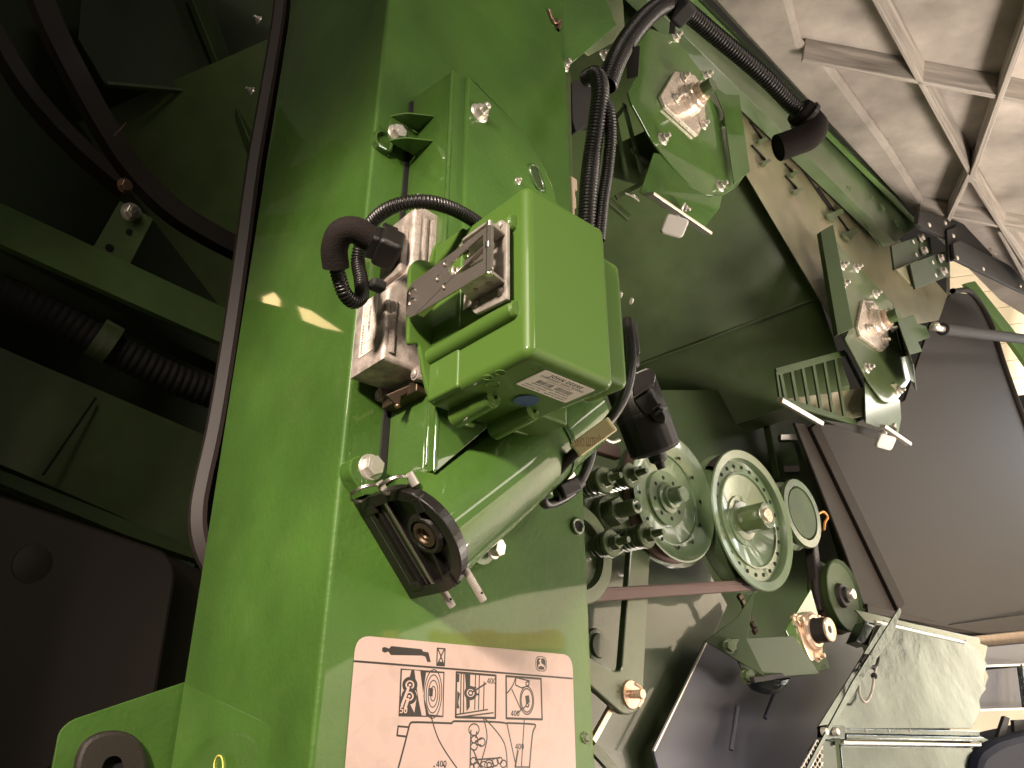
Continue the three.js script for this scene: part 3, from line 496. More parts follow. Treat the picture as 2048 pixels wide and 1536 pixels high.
{
  const xp = XB - 0.016, base = (l) => onX(l, xp);
  add(latch, 'base_plate', plate(base([[1003, 439], [1014, 446], [1014, 598], [951, 628], [942, 621], [942, 594], [980, 578], [980, 470], [922, 502], [917, 490]]), NX, 0.005, { r: 0.001 }), bareAlu);
  // cheeks that carry the hinge pin
  const yT = 1.9175, yB = 1.8536, x0 = 0.434;
  for (const y of [yT, yB]) add(latch, 'cheek', plate([V(xp, y, -0.5325), V(xp, y, -0.59), V(x0, y, -0.5755), V(x0, y, -0.5245)], ND, 0.004, { r: [0, 0.003, 0.004, 0.003] }), bareAlu);
  for (const [d, z, r] of [[0.012, -0.5445, 0.0045], [0.016, -0.564, 0.003]]) add(latch, 'cheek_hole', turned([[0, 0], [r, 0], [r, 0.0008], [0, 0.0008]], V(xp - d, yB - 0.0006, z), V(0, 1, 0), 20), mat(0.25, 0.2, 0.14));
  for (const [a, b] of [[1000, 450], [1000, 583], [953, 607]]) fastener(latch, 'screw', on(a, b, 'x', xp - 0.0005), NX, 0.0052, bareAlu);
  const hx = x0 + 0.003, hz = -0.5275;
  add(latch, 'hinge_pin', [rod(V(hx, yB - 0.004, hz), V(hx, yT + 0.002, hz), 0.0042, 18), rod(V(hx, 1.884, hz), V(hx, 1.891, hz), 0.0052, 18)], steel);
  // lever: plate on x ~ constant, from the hinge back over the flange, slot in its front half
  const xl = x0 - 0.001, Lv = (l) => onX(l, xl);
  const outer = Lv([[979, 448], [984, 455], [984, 536], [975, 543], [832, 629], [818, 635], [811, 627], [813, 585], [822, 567]]);
  add(latch, 'lever', plate(outer, NX, 0.0025, { r: [0.002, 0.002, 0.003, 0.003, 0.004, 0.006, 0.004, 0.008, 0.008], bevel: 0.0006, holes: [Lv([[967, 467], [967, 522], [918, 549], [902, 551], [894, 543], [898, 528]])], holeR: 0.004 }), leverSteel);
  add(latch, 'lever_flange', [plate([outer[4].clone(), outer[3].clone(), outer[3].clone().add(V(0.011, 0, 0)), outer[4].clone().add(V(0.011, 0, 0))], V(0, -1, 0.25), 0.002)], leverSteel);
  const dim = []; for (const [a, b] of [[877, 556], [892, 526], [890, 572]]) { const c = on(a, b, 'x', xl - 0.0006); dim.push(new THREE.TorusGeometry(0.004, 0.0009, 8, 20, Math.PI).rotateZ(-Math.PI / 2).rotateY(Math.PI / 2).translate(c.x, c.y, c.z)); }
  for (const [a, b] of [[824, 585], [824, 605]]) { const c = on(a, b, 'x', xl - 0.0006); dim.push(new THREE.TorusGeometry(0.006, 0.0009, 8, 20, Math.PI).rotateY(Math.PI / 2).translate(c.x, c.y, c.z)); }
  add(latch, 'stamped_dimples', dim, steel);
  // bail: threaded eye and spring wire inside the slot
  const bx = xl + 0.006, q = (a, b) => on(a, b, 'x', bx);
  add(latch, 'threaded_rod', sweep([q(912, 548), q(932, 533), q(952, 519)], ring(0.0028, 10), { pitch: 0.002, depth: 0.18 }), zinc);
  add(latch, 'bail_wire', smooth([q(962, 508), q(972, 498), q(966, 494), q(945, 510), q(936, 517), q(936, 510), q(948, 500)], 0.0013), steel);
  add(latch, 'draw_bar', bar(q(928, 532), q(984, 500), 0.012, 0.003, NX), leverSteel);
  const eye = q(908, 548); add(latch, 'eye_nut', [new THREE.TorusGeometry(0.0075, 0.0018, 10, 28).rotateY(0.7).translate(eye.x, eye.y, eye.z), new THREE.TorusGeometry(0.005, 0.0018, 10, 28).rotateY(0.9).translate(eye.x + 0.002, eye.y, eye.z + 0.004)], zinc);
}
// cream box half hidden behind the latch
{
  const t = thing('warning_label', 'small printed label half hidden behind the steel latch', 'label', on(950, 600, 'x', XB - 0.003));
  const tex = canvasTex(128, 256, (c, w, h) => { c.fillStyle = '#e6ddd0'; c.fillRect(0, 0, w, h); c.fillStyle = '#222'; for (let i = 0; i < 9; i++) c.fillRect(14, 20 + i * 26, 30 + ((i * 37) % 60), 9); });
  add(t, 'printed_sheet', plate(onX([[928, 590], [955, 575], [955, 606], [926, 620]], XB - 0.006), NX, 0.0008, { fit: true, bevel: 0.0001 }), new THREE.MeshPhysicalMaterial({ map: tex, roughness: 0.5 }));
}

// ───────────── control module ─────────────
const XE = 0.433, ZE = -0.728;
const ecu = thing('control_module', 'cast aluminium control module with a printed label and a plugged connector', 'control module', V(XE, 1.823, ZE));
{
  const F = (a, b) => { const p = on(a, b, 'z', ZE); return new THREE.Vector2(p.x, p.y); };
  const s = new THREE.Shape(), y0 = 1.823, yM = 1.925, yT = 2.075, x1 = 0.494, xu = 0.4655;
  s.moveTo(XE, y0); s.lineTo(x1, y0); s.lineTo(x1, yT); s.lineTo(xu + 0.004, yT); s.quadraticCurveTo(xu, yT, xu, yT - 0.006); s.lineTo(xu, yM + 0.06); s.bezierCurveTo(xu, yM + 0.03, XE + 0.004, yM + 0.02, XE, yM); s.closePath();
  const ge = new THREE.ExtrudeGeometry(s, { depth: 0.068, bevelEnabled: true, bevelThickness: 0.006, bevelSize: 0.006, bevelOffset: -0.006, bevelSegments: 5, curveSegments: 16 });
  add(ecu, 'case', ge.translate(0, 0, ZE - 0.074), castAlu);
  add(ecu, 'rib', [rod(V(XE + 0.012, y0 + 0.012, ZE - 0.001), V(XE + 0.012, yM - 0.014, ZE - 0.001), 0.005, 14), rod(V(0.4745, yM + 0.02, ZE - 0.002), V(0.4745, yT - 0.012, ZE - 0.002), 0.005, 14), rod(V(0.486, yM + 0.03, ZE - 0.002), V(0.486, yT - 0.014, ZE - 0.002), 0.0035, 14)], castAlu);
  add(ecu, 'lid', box(x1 + 0.001, 0.506, y0 - 0.012, yT + 0.005, ZE - 0.088, ZE + 0.001, 0.003), castAlu);
  // connector pocket
  add(ecu, 'connector_pocket', [plate([V(xu - 0.012, 1.965, ZE - 0.008), V(xu - 0.012, 2.045, ZE - 0.008), V(xu - 0.012, 2.045, ZE - 0.062), V(xu - 0.012, 1.965, ZE - 0.062)], NX, 0.012, { r: 0.008, bevel: 0.003 })], castAlu);
  for (const [x, y, z] of [[0.484, 1.822, ZE + 0.004], [0.484, 1.822, ZE - 0.082], [0.482, 2.078, ZE - 0.006], [0.47, 2.082, ZE - 0.078]]) {
    const b = add(ecu, 'screw_lug', [turned([[0, 0], [0.009, 0], [0.0095, 0.003], [0.0085, 0.022], [0, 0.022]], V(x - 0.004, y - 0.005, z), V(1, 0, 0), 24)], castAlu);
    fastener(ecu, 'screw', V(x - 0.004, y - 0.005, z), NX, 0.0062, bareAlu);
  }
  add(ecu, 'flag_tab', plate(onX([[830, 388], [838, 386], [848, 404], [838, 408]], 0.497), NX, 0.003), bareAlu);
  add(ecu, 'mounting_bracket', [plate(onZ([[772, 790], [830, 762], [838, 772], [800, 793], [798, 815], [788, 806]], ZE - 0.03), V(-0.3, -0.4, 1), 0.006), box(0.486, 0.505, 1.796, 1.812, ZE - 0.08, ZE, 0.002)], brass);
  fastener(ecu, 'screw', on(795, 812, 'z', ZE - 0.03), V(0, -1, 0.3), 0.004, copper);
  const q = onX([[716, 709], [727, 602], [757, 594], [748, 697]], XE - 0.0008), ys = q.map((p) => p.y), zs = q.map((p) => p.z);
  const zz0 = Math.min(...zs) + 0.002, zz1 = Math.max(...zs) - 0.002, yy0 = Math.min(...ys), yy1 = Math.max(...ys) - 0.004;
  const tex = canvasTex(256, 512, (c, w, h) => {
    c.fillStyle = '#e9dfd3'; c.fillRect(0, 0, w, h); c.strokeStyle = c.fillStyle = '#2a2220'; c.lineWidth = 4; c.strokeRect(74, 14, 118, h - 120);
    c.save(); c.translate(0, h); c.rotate(-Math.PI / 2);
    c.font = 'bold 46px sans-serif'; c.fillText('JOHN DEERE', 22, 56); c.font = 'bold 26px sans-serif'; c.fillText('PF81333', 360, 52); c.font = '22px sans-serif'; c.fillText('HW0 PF81329', 330, 104); c.fillText('2022 09 14', 250, 104); c.fillText('PC4P CONTROLLER 218 447 0021', 150, 218); c.fillText('DEERE & COMPANY MOLINE', 130, 244);
    const R = rng(8); for (let x = 190; x < 440;) { const b = 2 + R() * 6; c.fillRect(x, 122, b, 40); x += b + 2 + R() * 6; }
    c.restore();
  });
  add(ecu, 'data_label', plate([V(XE - 0.0008, yy0, zz0), V(XE - 0.0008, yy0, zz1), V(XE - 0.0008, yy1, zz1), V(XE - 0.0008, yy1, zz0)], NX, 0.0006, { r: 0.003, bevel: 0.0001, fit: true }), new THREE.MeshPhysicalMaterial({ map: tex, roughness: 0.5 })).userData.label = 'printed data label';
}
const loom = thing('connector_harness', 'black plug with a taped boot and corrugated loom looping off the module', 'wiring harness', on(770, 490, 'x', 0.45));
{
  const a = on(795, 505, 'x', 0.452), b = on(735, 480, 'x', 0.412), d = b.clone().sub(a).normalize();
  add(loom, 'plug', [bar(a.clone().addScaledVector(d, -0.004), a.clone().addScaledVector(d, 0.03), 0.042, 0.046, V(0, 0.3, 1)), bar(a.clone().addScaledVector(d, 0.026), a.clone().addScaledVector(d, 0.052), 0.033, 0.038, V(0, 0.3, 1)), bar(a.clone().addScaledVector(d, 0.006).add(V(0, 0.022, 0.004)), a.clone().addScaledVector(d, 0.028).add(V(0, 0.022, 0.004)), 0.014, 0.02, V(0, 0.3, 1))], black);
  const S = [far(742, 478, 0.895), far(708, 460, 0.893), far(682, 466, 0.895), far(669, 496, 0.9), far(672, 535, 0.905)];
  add(loom, 'taped_boot', smooth(S, 0.0155), tape);
  add(loom, 'corrugated_tube', hose([far(672, 532, 0.905), far(680, 562, 0.91), far(690, 588, 0.915), far(706, 603, 0.925), far(722, 594, 0.94), far(722, 560, 0.965), far(716, 520, 0.985), far(726, 475, 0.985), far(752, 436, 0.965), far(790, 412, 0.945), far(840, 403, 0.94), far(890, 412, 0.955), far(940, 436, 0.985), far(985, 470, 1.03)], 0.0092, 0.0042, 0.2), black);
  add(loom, 'cable_tie', [box(0, 0.02, 0, 0.014, 0, 0.016, 0.004).translate(...far(733, 580, 0.965))], blackMatt);
}

// ───────────── cable with the yellow tag, black plug behind the box ─────────────
const cable = thing('tagged_cable', 'thin black cable looping below the sensor box through a yellow tag', 'cable', far(1190, 870, 1.03));
{
  const path = [[1255, 640, 1.16], [1262, 700, 1.12], [1260, 750, 1.09], [1245, 800, 1.07], [1215, 845, 1.05], [1170, 887, 1.04], [1130, 925, 1.05], [1100, 962, 1.06], [1085, 992, 1.075], [1092, 1008, 1.09], [1120, 1000, 1.11], [1150, 978, 1.13], [1172, 940, 1.15], [1183, 905, 1.17], [1186, 870, 1.19], [1195, 840, 1.2]].map((p) => far(...p));
  add(cable, 'cable_jacket', smooth(path, 0.0076), black);
  const a = far(1150, 901, 1.035), b = far(1224, 847, 1.045), d = b.clone().sub(a).normalize(), n = ray(1190, 870).negate();
  const tex = canvasTex(512, 128, (c, w, h) => { c.fillStyle = '#efdcae'; c.fillRect(0, 0, w, h); c.fillStyle = '#9a5a3c'; c.font = '44px serif'; c.translate(w, h); c.rotate(Math.PI); c.fillText('GRAIN QUALITY CAMERA', 14, 62); });
  const tag = add(cable, 'tag_sleeve', [bar(a, b, 0.023, 0.014, n)], yellowTag);
  const c = a.clone().add(b).multiplyScalar(0.5).addScaledVector(n, 0.0074), y = n.clone().cross(d).normalize(), hw = d.clone().multiplyScalar(0.028), hh = y.multiplyScalar(0.0095);
  add(tag, 'tag_print', plate([c.clone().sub(hw).sub(hh), c.clone().add(hw).sub(hh), c.clone().add(hw).add(hh), c.clone().sub(hw).add(hh)], n, 0.0004, { bevel: 0.00005, fit: true }), new THREE.MeshPhysicalMaterial({ map: tex, roughness: 0.8 }));
  add(cable, 'joint_clip', [bar(far(1118, 985, 1.095), far(1154, 968, 1.115), 0.022, 0.02, n), rod(far(1112, 990, 1.1), far(1126, 986, 1.105), 0.0105, 16), rod(far(1146, 976, 1.12), far(1160, 962, 1.13), 0.0105, 16)], black);
}
const plug = thing('cable_plug', 'grey-black plug at the right rear of the sensor box', 'plug', far(1256, 690, 1.15));
add(plug, 'plug_body', [bar(far(1252, 648, 1.17), far(1258, 712, 1.14), 0.022, 0.03, V(1, 0, 0.5)), turned([[0.009, 0], [0.013, 0.004], [0.013, 0.012], [0.01, 0.016]], far(1262, 736, 1.115), V(0, 1, 0), 24), bar(far(1250, 655, 1.165), far(1264, 718, 1.135), 0.012, 0.02, V(1, 0, 0.5))], black);

// ───────────── right side of the machine: sheets ─────────────
const sheet = (name, label, cat, list, z, m, { n = NZ, th = 0.004, r = 0, holes, parent } = {}) => {
  const pts = onZ(list, z); let P = pts, N = n;
  const t = parent ?? thing(name, label, cat, pts[0]);
  return [t, add(t, parent ? name : 'sheet', plate(P, N, th, { r, holes: holes ?? [] }), m)];
};
// the sloping hood that runs back from the side sheet
{
  const a = on(1440, 262, 'z', -1.045), b = on(1705, 705, 'z', -1.045), q = V(-0.573, -0.294, -0.85).normalize(), e = b.clone().sub(a).normalize();
  const n = e.clone().cross(q).normalize(); if (n.dot(EYE.clone().sub(a)) < 0) n.negate();
  const A = a.clone().addScaledVector(e, -0.9), low = onPlane(1595, 812, a, n), B = a.clone().addScaledVector(e, low.clone().sub(a).dot(e) + 0.0);
  const t = thing('rear_hood', 'wide dark green sloping sheet behind the sensor box with a faint fold line', 'hood', a);
  const L = 2.2, fold = onPlane(1635, 597, a, n), k = fold.clone().sub(a).dot(e);
  add(t, 'upper_sheet', plate([A, a.clone().addScaledVector(e, k), a.clone().addScaledVector(e, k).addScaledVector(q, L), A.clone().addScaledVector(q, L)], n, 0.004), hoodGreen);
  const n2 = n.clone().addScaledVector(e, -0.12).normalize(), F = a.clone().addScaledVector(e, k), e2 = q.clone().cross(n2).normalize(); if (e2.dot(e) < 0) e2.negate();
  const G = onPlane(1600, 806, F, n2), k2 = G.clone().sub(F).dot(e2);
  add(t, 'lower_sheet', plate([F, F.clone().addScaledVector(e2, k2), F.clone().addScaledVector(e2, k2).addScaledVector(q, L), F.clone().addScaledVector(q, L)], n2, 0.004), hoodGreen);
  add(t, 'fold_bead', rod(F.clone().addScaledVector(n, 0.001), F.clone().addScaledVector(q, L).addScaledVector(n, 0.001), 0.006, 10), hoodGreen);
  // rolled lower edge catching light
  const H = F.clone().addScaledVector(e2, k2), n3 = n2.clone().addScaledVector(e2, 0.9).normalize(), e3 = q.clone().cross(n3).normalize(); if (e3.dot(e2) < 0) e3.negate();
  add(t, 'lower_lip', plate([H, H.clone().addScaledVector(e3, 0.085), H.clone().addScaledVector(e3, 0.085).addScaledVector(q, L), H.clone().addScaledVector(q, L)], n3, 0.004), hoodGreen);
}
// side sheet with slots, upper rail
const [side, sidePlate] = sheet('slotted_side_sheet', 'pale khaki side sheet with dark slots under the roof rail', 'side panel', [[1150, -160], [1330, -60], [1500, 175], [1795, 475], [1895, 590], [1878, 640], [1800, 655], [1700, 700], [1480, 328], [1300, 40]], -1.02, khaki);  // paler and browner base colour than the green sheets
for (const [x0, y0, x1, y1, w] of [[1502, 246, 1524, 277, 4], [1504, 291, 1531, 320, 4], [1570, 327, 1588, 347, 4], [1571, 352, 1594, 377, 4], [1597, 328, 1662, 420, 4], [1636, 376, 1698, 462, 4]]) {
  const a = on(x0, y0, 'z', -1.016), b = on(x1, y1, 'z', -1.016);
  add(side, 'slot', bar(a, b, 0.009, 0.006, NZ), voidDark);
}
for (const [x, y, s] of [[1526, 279, 0.7], [1533, 322, 0.7], [1590, 345, 0.7], [1597, 379, 0.7], [1672, 426, 1.25], [1704, 464, 1.25]]) {
  const c = on(x, y, 'z', -1.0);
  add(side, 'slot_hook', plate([[-14, 2], [10, -8], [14, 0], [2, 6], [-2, 14], [-10, 8]].map(([a, b]) => on(x + a * s, y + b * s, 'z', -1.0)), NZ, 0.012), greyGreen);
}
{
  const t = thing('roof_rail', 'pale green folded rail along the top of the machine under the raised panel', 'rail', on(1500, 155, 'z', -0.95));
  add(t, 'rail_face', plate(onZ([[1235, -60], [1330, -60], [1838, 449], [1790, 484]], -0.95), NZ, 0.05, { r: 0.004 }), railGreen);
  add(t, 'rail_lip', plate(onZ([[1325, -70], [1362, -70], [1856, 440], [1838, 462]], -0.93), V(0, 0.25, 1), 0.02, { r: 0.003 }), green);
  add(t, 'rail_end_plate', plate(onZ([[1695, 372], [1740, 380], [1838, 452], [1800, 486], [1760, 455]], -0.944), V(0.15, -0.1, 1), 0.004), green);
  for (const [x, y, s] of [[1742, 395, 0.5], [1765, 415, 0.9], [1793, 447, 0.9]]) add(t, 'rail_emboss', turned([[0.02 * s, 0], [0.017 * s, 0.004], [0, 0.006]], on(x, y, 'z', -0.94), NZ, 18), green);
}

// ───────────── bearing plates ─────────────
function bearing(parent, cx, cy, z, R, m, hexPts) {
  const c = on(cx, cy, 'z', z);
  const fl = add(parent, 'bearing_flange', plate(onZ(hexPts, z + 0.012), NZ, 0.012, { r: 0.006, bevel: 0.002 }), m);
  add(fl, 'bearing_housing', turned([[R * 1.12, 0], [R * 1.12, 0.014], [R * 1.0, 0.02], [R * 0.95, 0.02], [R * 0.95, 0.034], [R * 0.9, 0.037], [R * 0.78, 0.037], [R * 0.78, 0.03], [0, 0.03]], c.clone().add(V(0, 0, 0.01)), NZ, 40), m);
  add(fl, 'inner_ring', turned([[R * 0.72, 0.03], [R * 0.72, 0.052], [R * 0.68, 0.055], [0, 0.055]], c.clone().add(V(0, 0, 0.01)), NZ, 40), bronze);
  add(fl, 'shaft_end', turned([[0, 0.085], [R * 0.5, 0.085], [R * 0.52, 0.08], [R * 0.52, 0.05], [0, 0.05]], c.clone().add(V(0, 0, 0.012)), NZ, 30), greyGreen);
}
{
  const z = -0.92, t = thing('bearing_plate', 'upper green bolted plate carrying a silver shaft bearing beside the hose', 'bearing plate', on(1375, 205, 'z', z));
  add(t, 'plate', plate(onZ([[1276, 150], [1256, 184], [1262, 206], [1282, 241], [1302, 280], [1341, 329], [1386, 376], [1412, 391], [1445, 392], [1474, 374], [1488, 353], [1466, 202], [1445, 194], [1424, 168], [1350, 76], [1300, 56], [1274, 90]], z), NZ, 0.006, { r: [0, 0.004, 0.01, 0.05, 0.05, 0.05, 0.05, 0.02, 0.03, 0.02, 0.01, 0.01, 0.01, 0.01, 0, 0, 0], bevel: 0.002 }), green);
  add(t, 'stiffening_fold', plate([...onZ([[1424, 168], [1445, 194], [1466, 202], [1488, 353], [1465, 372]], z + 0.012), ...onZ([[1440, 235]], z + 0.002)], V(-0.25, 0, 1), 0.003), green);
  bearing(t, 1372, 205, z, 0.042, bearSilver, [[1350, 142], [1390, 150], [1408, 178], [1412, 240], [1396, 272], [1330, 212], [1322, 190]]);
  for (const [x, y] of [[1351, 74], [1412, 152], [1453, 245], [1325, 278], [1440, 372]]) fastener(t, 'nut', on(x, y, 'z', z), NZ, 0.0145);
  for (const [x, y] of [[1368, 155], [1352, 196], [1406, 250]]) fastener(t, 'nut', on(x, y, 'z', z + 0.014), NZ, 0.0125);
  add(t, 'lower_bracket', plate(onZ([[1308, 305], [1330, 312], [1380, 372], [1412, 396], [1436, 392], [1434, 418], [1409, 457], [1291, 378]], z - 0.007), V(-0.05, -0.1, 1), 0.004), green);
  add(t, 'bracket_edge', bar(on(1299, 387, 'z', z + 0.006), on(1416, 467, 'z', z + 0.006), 0.008, 0.03, V(0, -0.5, 1)), zinc);
  fastener(t, 'nut', on(1367, 415, 'z', z), V(0.5, -0.4, 0.6), 0.011);
}
function knob(label, px, py, z, s) {
  const c = on(px, py, 'z', z), t = thing('wing_knob', label, 'knob', c, 'pale knobs on the bearing plates'), n = V(-0.55, -0.5, 0.65).normalize();
  const [X, Y] = basis(n), p = (a, b) => c.clone().addScaledVector(X, a * s).addScaledVector(Y, b * s);
  add(t, 'knob_body', plate([p(-0.03, -0.014), p(0.016, -0.026), p(0.031, 0.012), p(-0.016, 0.026)], n, 0.018, { r: 0.009 * s, bevel: 0.004 }), white);
  add(t, 'knob_stem', rod(c.clone().add(V(0, 0.005, -0.01)), c.clone().addScaledVector(V(0.35, 0.6, 0), 0.06 * s).add(V(0, 0, -0.01)), 0.008 * s, 12), zinc);
}
knob('pale wing knob under the upper bearing plate', 1350, 451, -0.9, 1.25);
knob('pale wing knob hanging under the lower bearing plate', 1773, 884, -0.9, 1.15);
{
  const z = -0.92, t = thing('bearing_plate', 'lower green bolted plate with a shaft bearing where the gas strut starts', 'bearing plate', on(1745, 650, 'z', z));
  add(t, 'plate', plate(onZ([[1660, 466], [1690, 504], [1786, 608], [1792, 630], [1811, 711], [1822, 758], [1797, 797], [1783, 806], [1765, 802], [1733, 758], [1690, 677], [1697, 663], [1686, 615], [1673, 550]], z), NZ, 0.006, { r: [0, 0.02, 0.02, 0, 0, 0.01, 0.02, 0.02, 0.02, 0.04, 0.006, 0.004, 0, 0], bevel: 0.002 }), greyGreen);
  add(t, 'plate_fold', plate(onZ([[1786, 612], [1793, 630], [1822, 758], [1806, 786], [1760, 740]], z + 0.01), V(0.4, 0, 1), 0.003), greyGreen);
  add(t, 'edge_bar', plate(onZ([[1641, 463], [1656, 457], [1697, 661], [1679, 667]], z + 0.012), V(-0.4, 0, 1), 0.02), greenOld);
  bearing(t, 1743, 648, z, 0.045, bearSilver, [[1727, 600], [1748, 602], [1775, 640], [1778, 690], [1766, 703], [1722, 672], [1716, 650]]);
  for (const [x, y] of [[1684, 531], [1712, 536], [1686, 568], [1750, 588], [1734, 736], [1796, 782]]) fastener(t, 'nut', on(x, y, 'z', z), NZ, 0.0145);
  for (const [x, y] of [[1737, 612], [1736, 655], [1768, 682], [1783, 658]]) fastener(t, 'nut', on(x, y, 'z', z + 0.014), NZ, 0.0125);
  add(t, 'strut_bracket', plate(onZ([[1790, 643], [1840, 626], [1849, 643], [1872, 647], [1884, 668], [1851, 680], [1863, 698], [1813, 712]], z + 0.02), V(0.1, -0.05, 1), 0.006, { r: [0, 0.004, 0.002, 0.01, 0.012, 0.002, 0.004, 0] }), greenOld);
  add(t, 'lower_tail', plate(onZ([[1729, 752], [1800, 800], [1803, 837], [1794, 878], [1783, 862], [1732, 846]], z - 0.012), NZ, 0.004), greyGreen);
  add(t, 'clamp_strip', bar(on(1765, 852, 'z', z + 0.01), on(1818, 888, 'z', z + 0.01), 0.012, 0.02, V(0, -0.4, 1)), zinc);
  fastener(t, 'nut', on(1785, 856, 'z', z), V(0.3, 0.7, 0.4), 0.011);
}
// ───────────── slotted guards ─────────────
{
  const z = -0.97, t = thing('slotted_guard', 'dark green guard with seven narrow bars under the lower bearing plate', 'guard', on(1640, 800, 'z', z));
  const O = [[1552, 744], [1690, 706], [1728, 779], [1730, 842], [1712, 846], [1560, 799]];
  const bt = (u) => [1552 + u * 138, 744 - u * 38], bb = (u) => [1561 + u * 150, 797 + u * 47];
  for (let k = 0; k < 6; k++) {
    const u = 0.02 + k * 0.158, a = bt(u + 0.035), b = bb(u + 0.045);
    add(t, 'guard_bar', bar(on(a[0], a[1], 'z', z), on(b[0], b[1], 'z', z), 0.019, 0.006, NZ), greenOld);
  }
  for (const [a, b, w] of [[O[0], O[1], 0.022], [O[1], O[2], 0.02], [O[2], O[3], 0.024], [O[5], O[4], 0.02], [O[0], O[5], 0.012]]) add(t, 'guard_frame', bar(on(...a, 'z', z + 0.001), on(...b, 'z', z + 0.001), w, 0.007, NZ), greenOld);
  add(t, 'back_sheet', plate(onZ([[1572, 798], [1716, 762], [1724, 812], [1680, 836]], z - 0.08), V(-0.1, -0.45, 1), 0.004), khaki);
  add(t, 'silver_edge', bar(on(1559, 799, 'z', z + 0.03), on(1642, 847, 'z', z + 0.03), 0.014, 0.02, V(0, -0.5, 1)), zinc);
  add(t, 'lower_ledge', plate(onZ([[1640, 838], [1712, 850], [1790, 872], [1784, 890], [1700, 862]], z - 0.01), V(0, -0.5, 1), 0.004), blackMatt);
}
{
  const z = -1.0, t = thing('slotted_guard', 'shaded green guard with slanted slots behind the black hoses', 'guard', on(1260, 320, 'z', z));
  for (const [x0, y0, x1, y1, w] of [[1228, 225, 1255, 362, 0.016], [1248, 208, 1284, 350, 0.016], [1262, 300, 1300, 330, 0.014], [1232, 395, 1275, 372, 0.014], [1275, 372, 1312, 312, 0.014], [1220, 250, 1250, 212, 0.012]]) add(t, 'guard_bar', bar(on(x0, y0, 'z', z), on(x1, y1, 'z', z), w, 0.006, NZ), greyGreen);
  add(t, 'back_sheet', plate(onZ([[1225, 292], [1285, 262], [1310, 312], [1292, 372], [1228, 345]], z - 0.03), V(-0.1, -0.4, 1), 0.004), greyGreen);
  add(t, 'brace', plate(onZ([[1205, 395], [1215, 388], [1264, 430], [1258, 440]], z - 0.01), NZ, 0.01), greyGreen);
  add(t, 'cotter', smooth(onZ([[1250, 386], [1264, 392], [1278, 402], [1272, 394], [1264, 388]], z + 0.02), 0.0025), zinc);
}

// ───────────── hoses beside the leg ─────────────
{
  const t = thing('vertical_hose', 'thick black corrugated hose hanging down beside the leg', 'hose', far(1186, 300, 1.33), 'black corrugated hoses beside the leg');
  add(t, 'corrugated_tube', hose([far(1172, 158, 1.5), far(1190, 150, 1.48), far(1200, 175, 1.45), far(1194, 240, 1.42), far(1184, 310, 1.4), far(1177, 380, 1.36), far(1172, 470, 1.33)], 0.0165, 0.0058, 0.14), black);
  const t2 = thing('vertical_hose', 'thinner black corrugated hose right of the thick one', 'hose', far(1212, 330, 1.33), 'black corrugated hoses beside the leg');
  add(t2, 'corrugated_tube', hose([far(1200, 190, 1.45), far(1218, 225, 1.43), far(1221, 270, 1.42), far(1215, 340, 1.4), far(1206, 400, 1.37), far(1198, 480, 1.33)], 0.0112, 0.005, 0.16), black);
  const t3 = thing('plastic_shroud', 'black plastic shroud behind the hanging hoses', 'shroud', on(1160, 200, 'z', -0.86));
  add(t3, 'shroud_sheet', plate(onZ([[1143, 165], [1190, 148], [1215, 165], [1205, 262], [1176, 250], [1152, 264], [1145, 240]], -0.86), NZ, 0.02, { r: 0.008 }), blackMatt);
  add(t3, 'cable_run', smooth([far(1196, 255, 1.46), far(1190, 300, 1.45), far(1192, 350, 1.44), far(1188, 430, 1.4)], 0.009), black);
  const pts = [[1213, 172, 1.55], [1228, 130, 1.6], [1250, 88, 1.68], [1285, 42, 1.78], [1318, 14, 1.86], [1345, 6, 1.92], [1372, 22, 1.97], [1420, 62, 2.02], [1480, 112, 2.07], [1540, 165, 2.12], [1578, 204, 2.16], [1608, 232, 2.18]].map((p) => far(...p));
  const t4 = thing('overhead_hose', 'black corrugated hose arching over the upper bearing plate to an elbow', 'hose', pts[0]);
  add(t4, 'corrugated_tube', hose(pts, 0.0215, 0.0085, 0.13), black);
  add(t4, 'hose_clip', [bar(far(1350, 10, 1.9), far(1372, 34, 1.92), 0.055, 0.05, ray(1360, 20)), bar(far(1348, 24, 1.93), far(1344, 66, 1.95), 0.014, 0.012, ray(1348, 40))], blackMatt);
  add(t4, 'strap', plate([far(1252, 96, 1.66), far(1280, 92, 1.72), far(1276, 152, 1.72), far(1254, 158, 1.68)], ray(1264, 125).negate(), 0.012, { r: 0.003 }), blackMatt);
  const d = far(1612, 236, 2.185).sub(far(1595, 218, 2.175)).normalize();
  add(t4, 'elbow', [turned([[0, 0], [0.034, 0], [0.037, 0.012], [0.034, 0.02], [0.037, 0.028], [0.035, 0.05], [0.03, 0.06], [0, 0.06]], far(1597, 220, 2.17), d, 28), sweep([far(1612, 236, 2.18), far(1628, 252, 2.17), far(1618, 272, 2.14), far(1590, 284, 2.12), far(1556, 296, 2.1)], ring(0.034, 18), { step: 0.006 }), turned([[0, 0], [0.033, 0], [0.033, 0.004], [0, 0.004]], far(1562, 294.5, 2.105), far(1556, 296, 2.1).sub(far(1590, 284, 2.12)), 24)], tape);
  add(t4, 'elbow_collar', turned([[0.03, 0], [0.042, 0.004], [0.042, 0.014], [0.036, 0.018]], far(1606, 228, 2.175), d, 28), black);
}

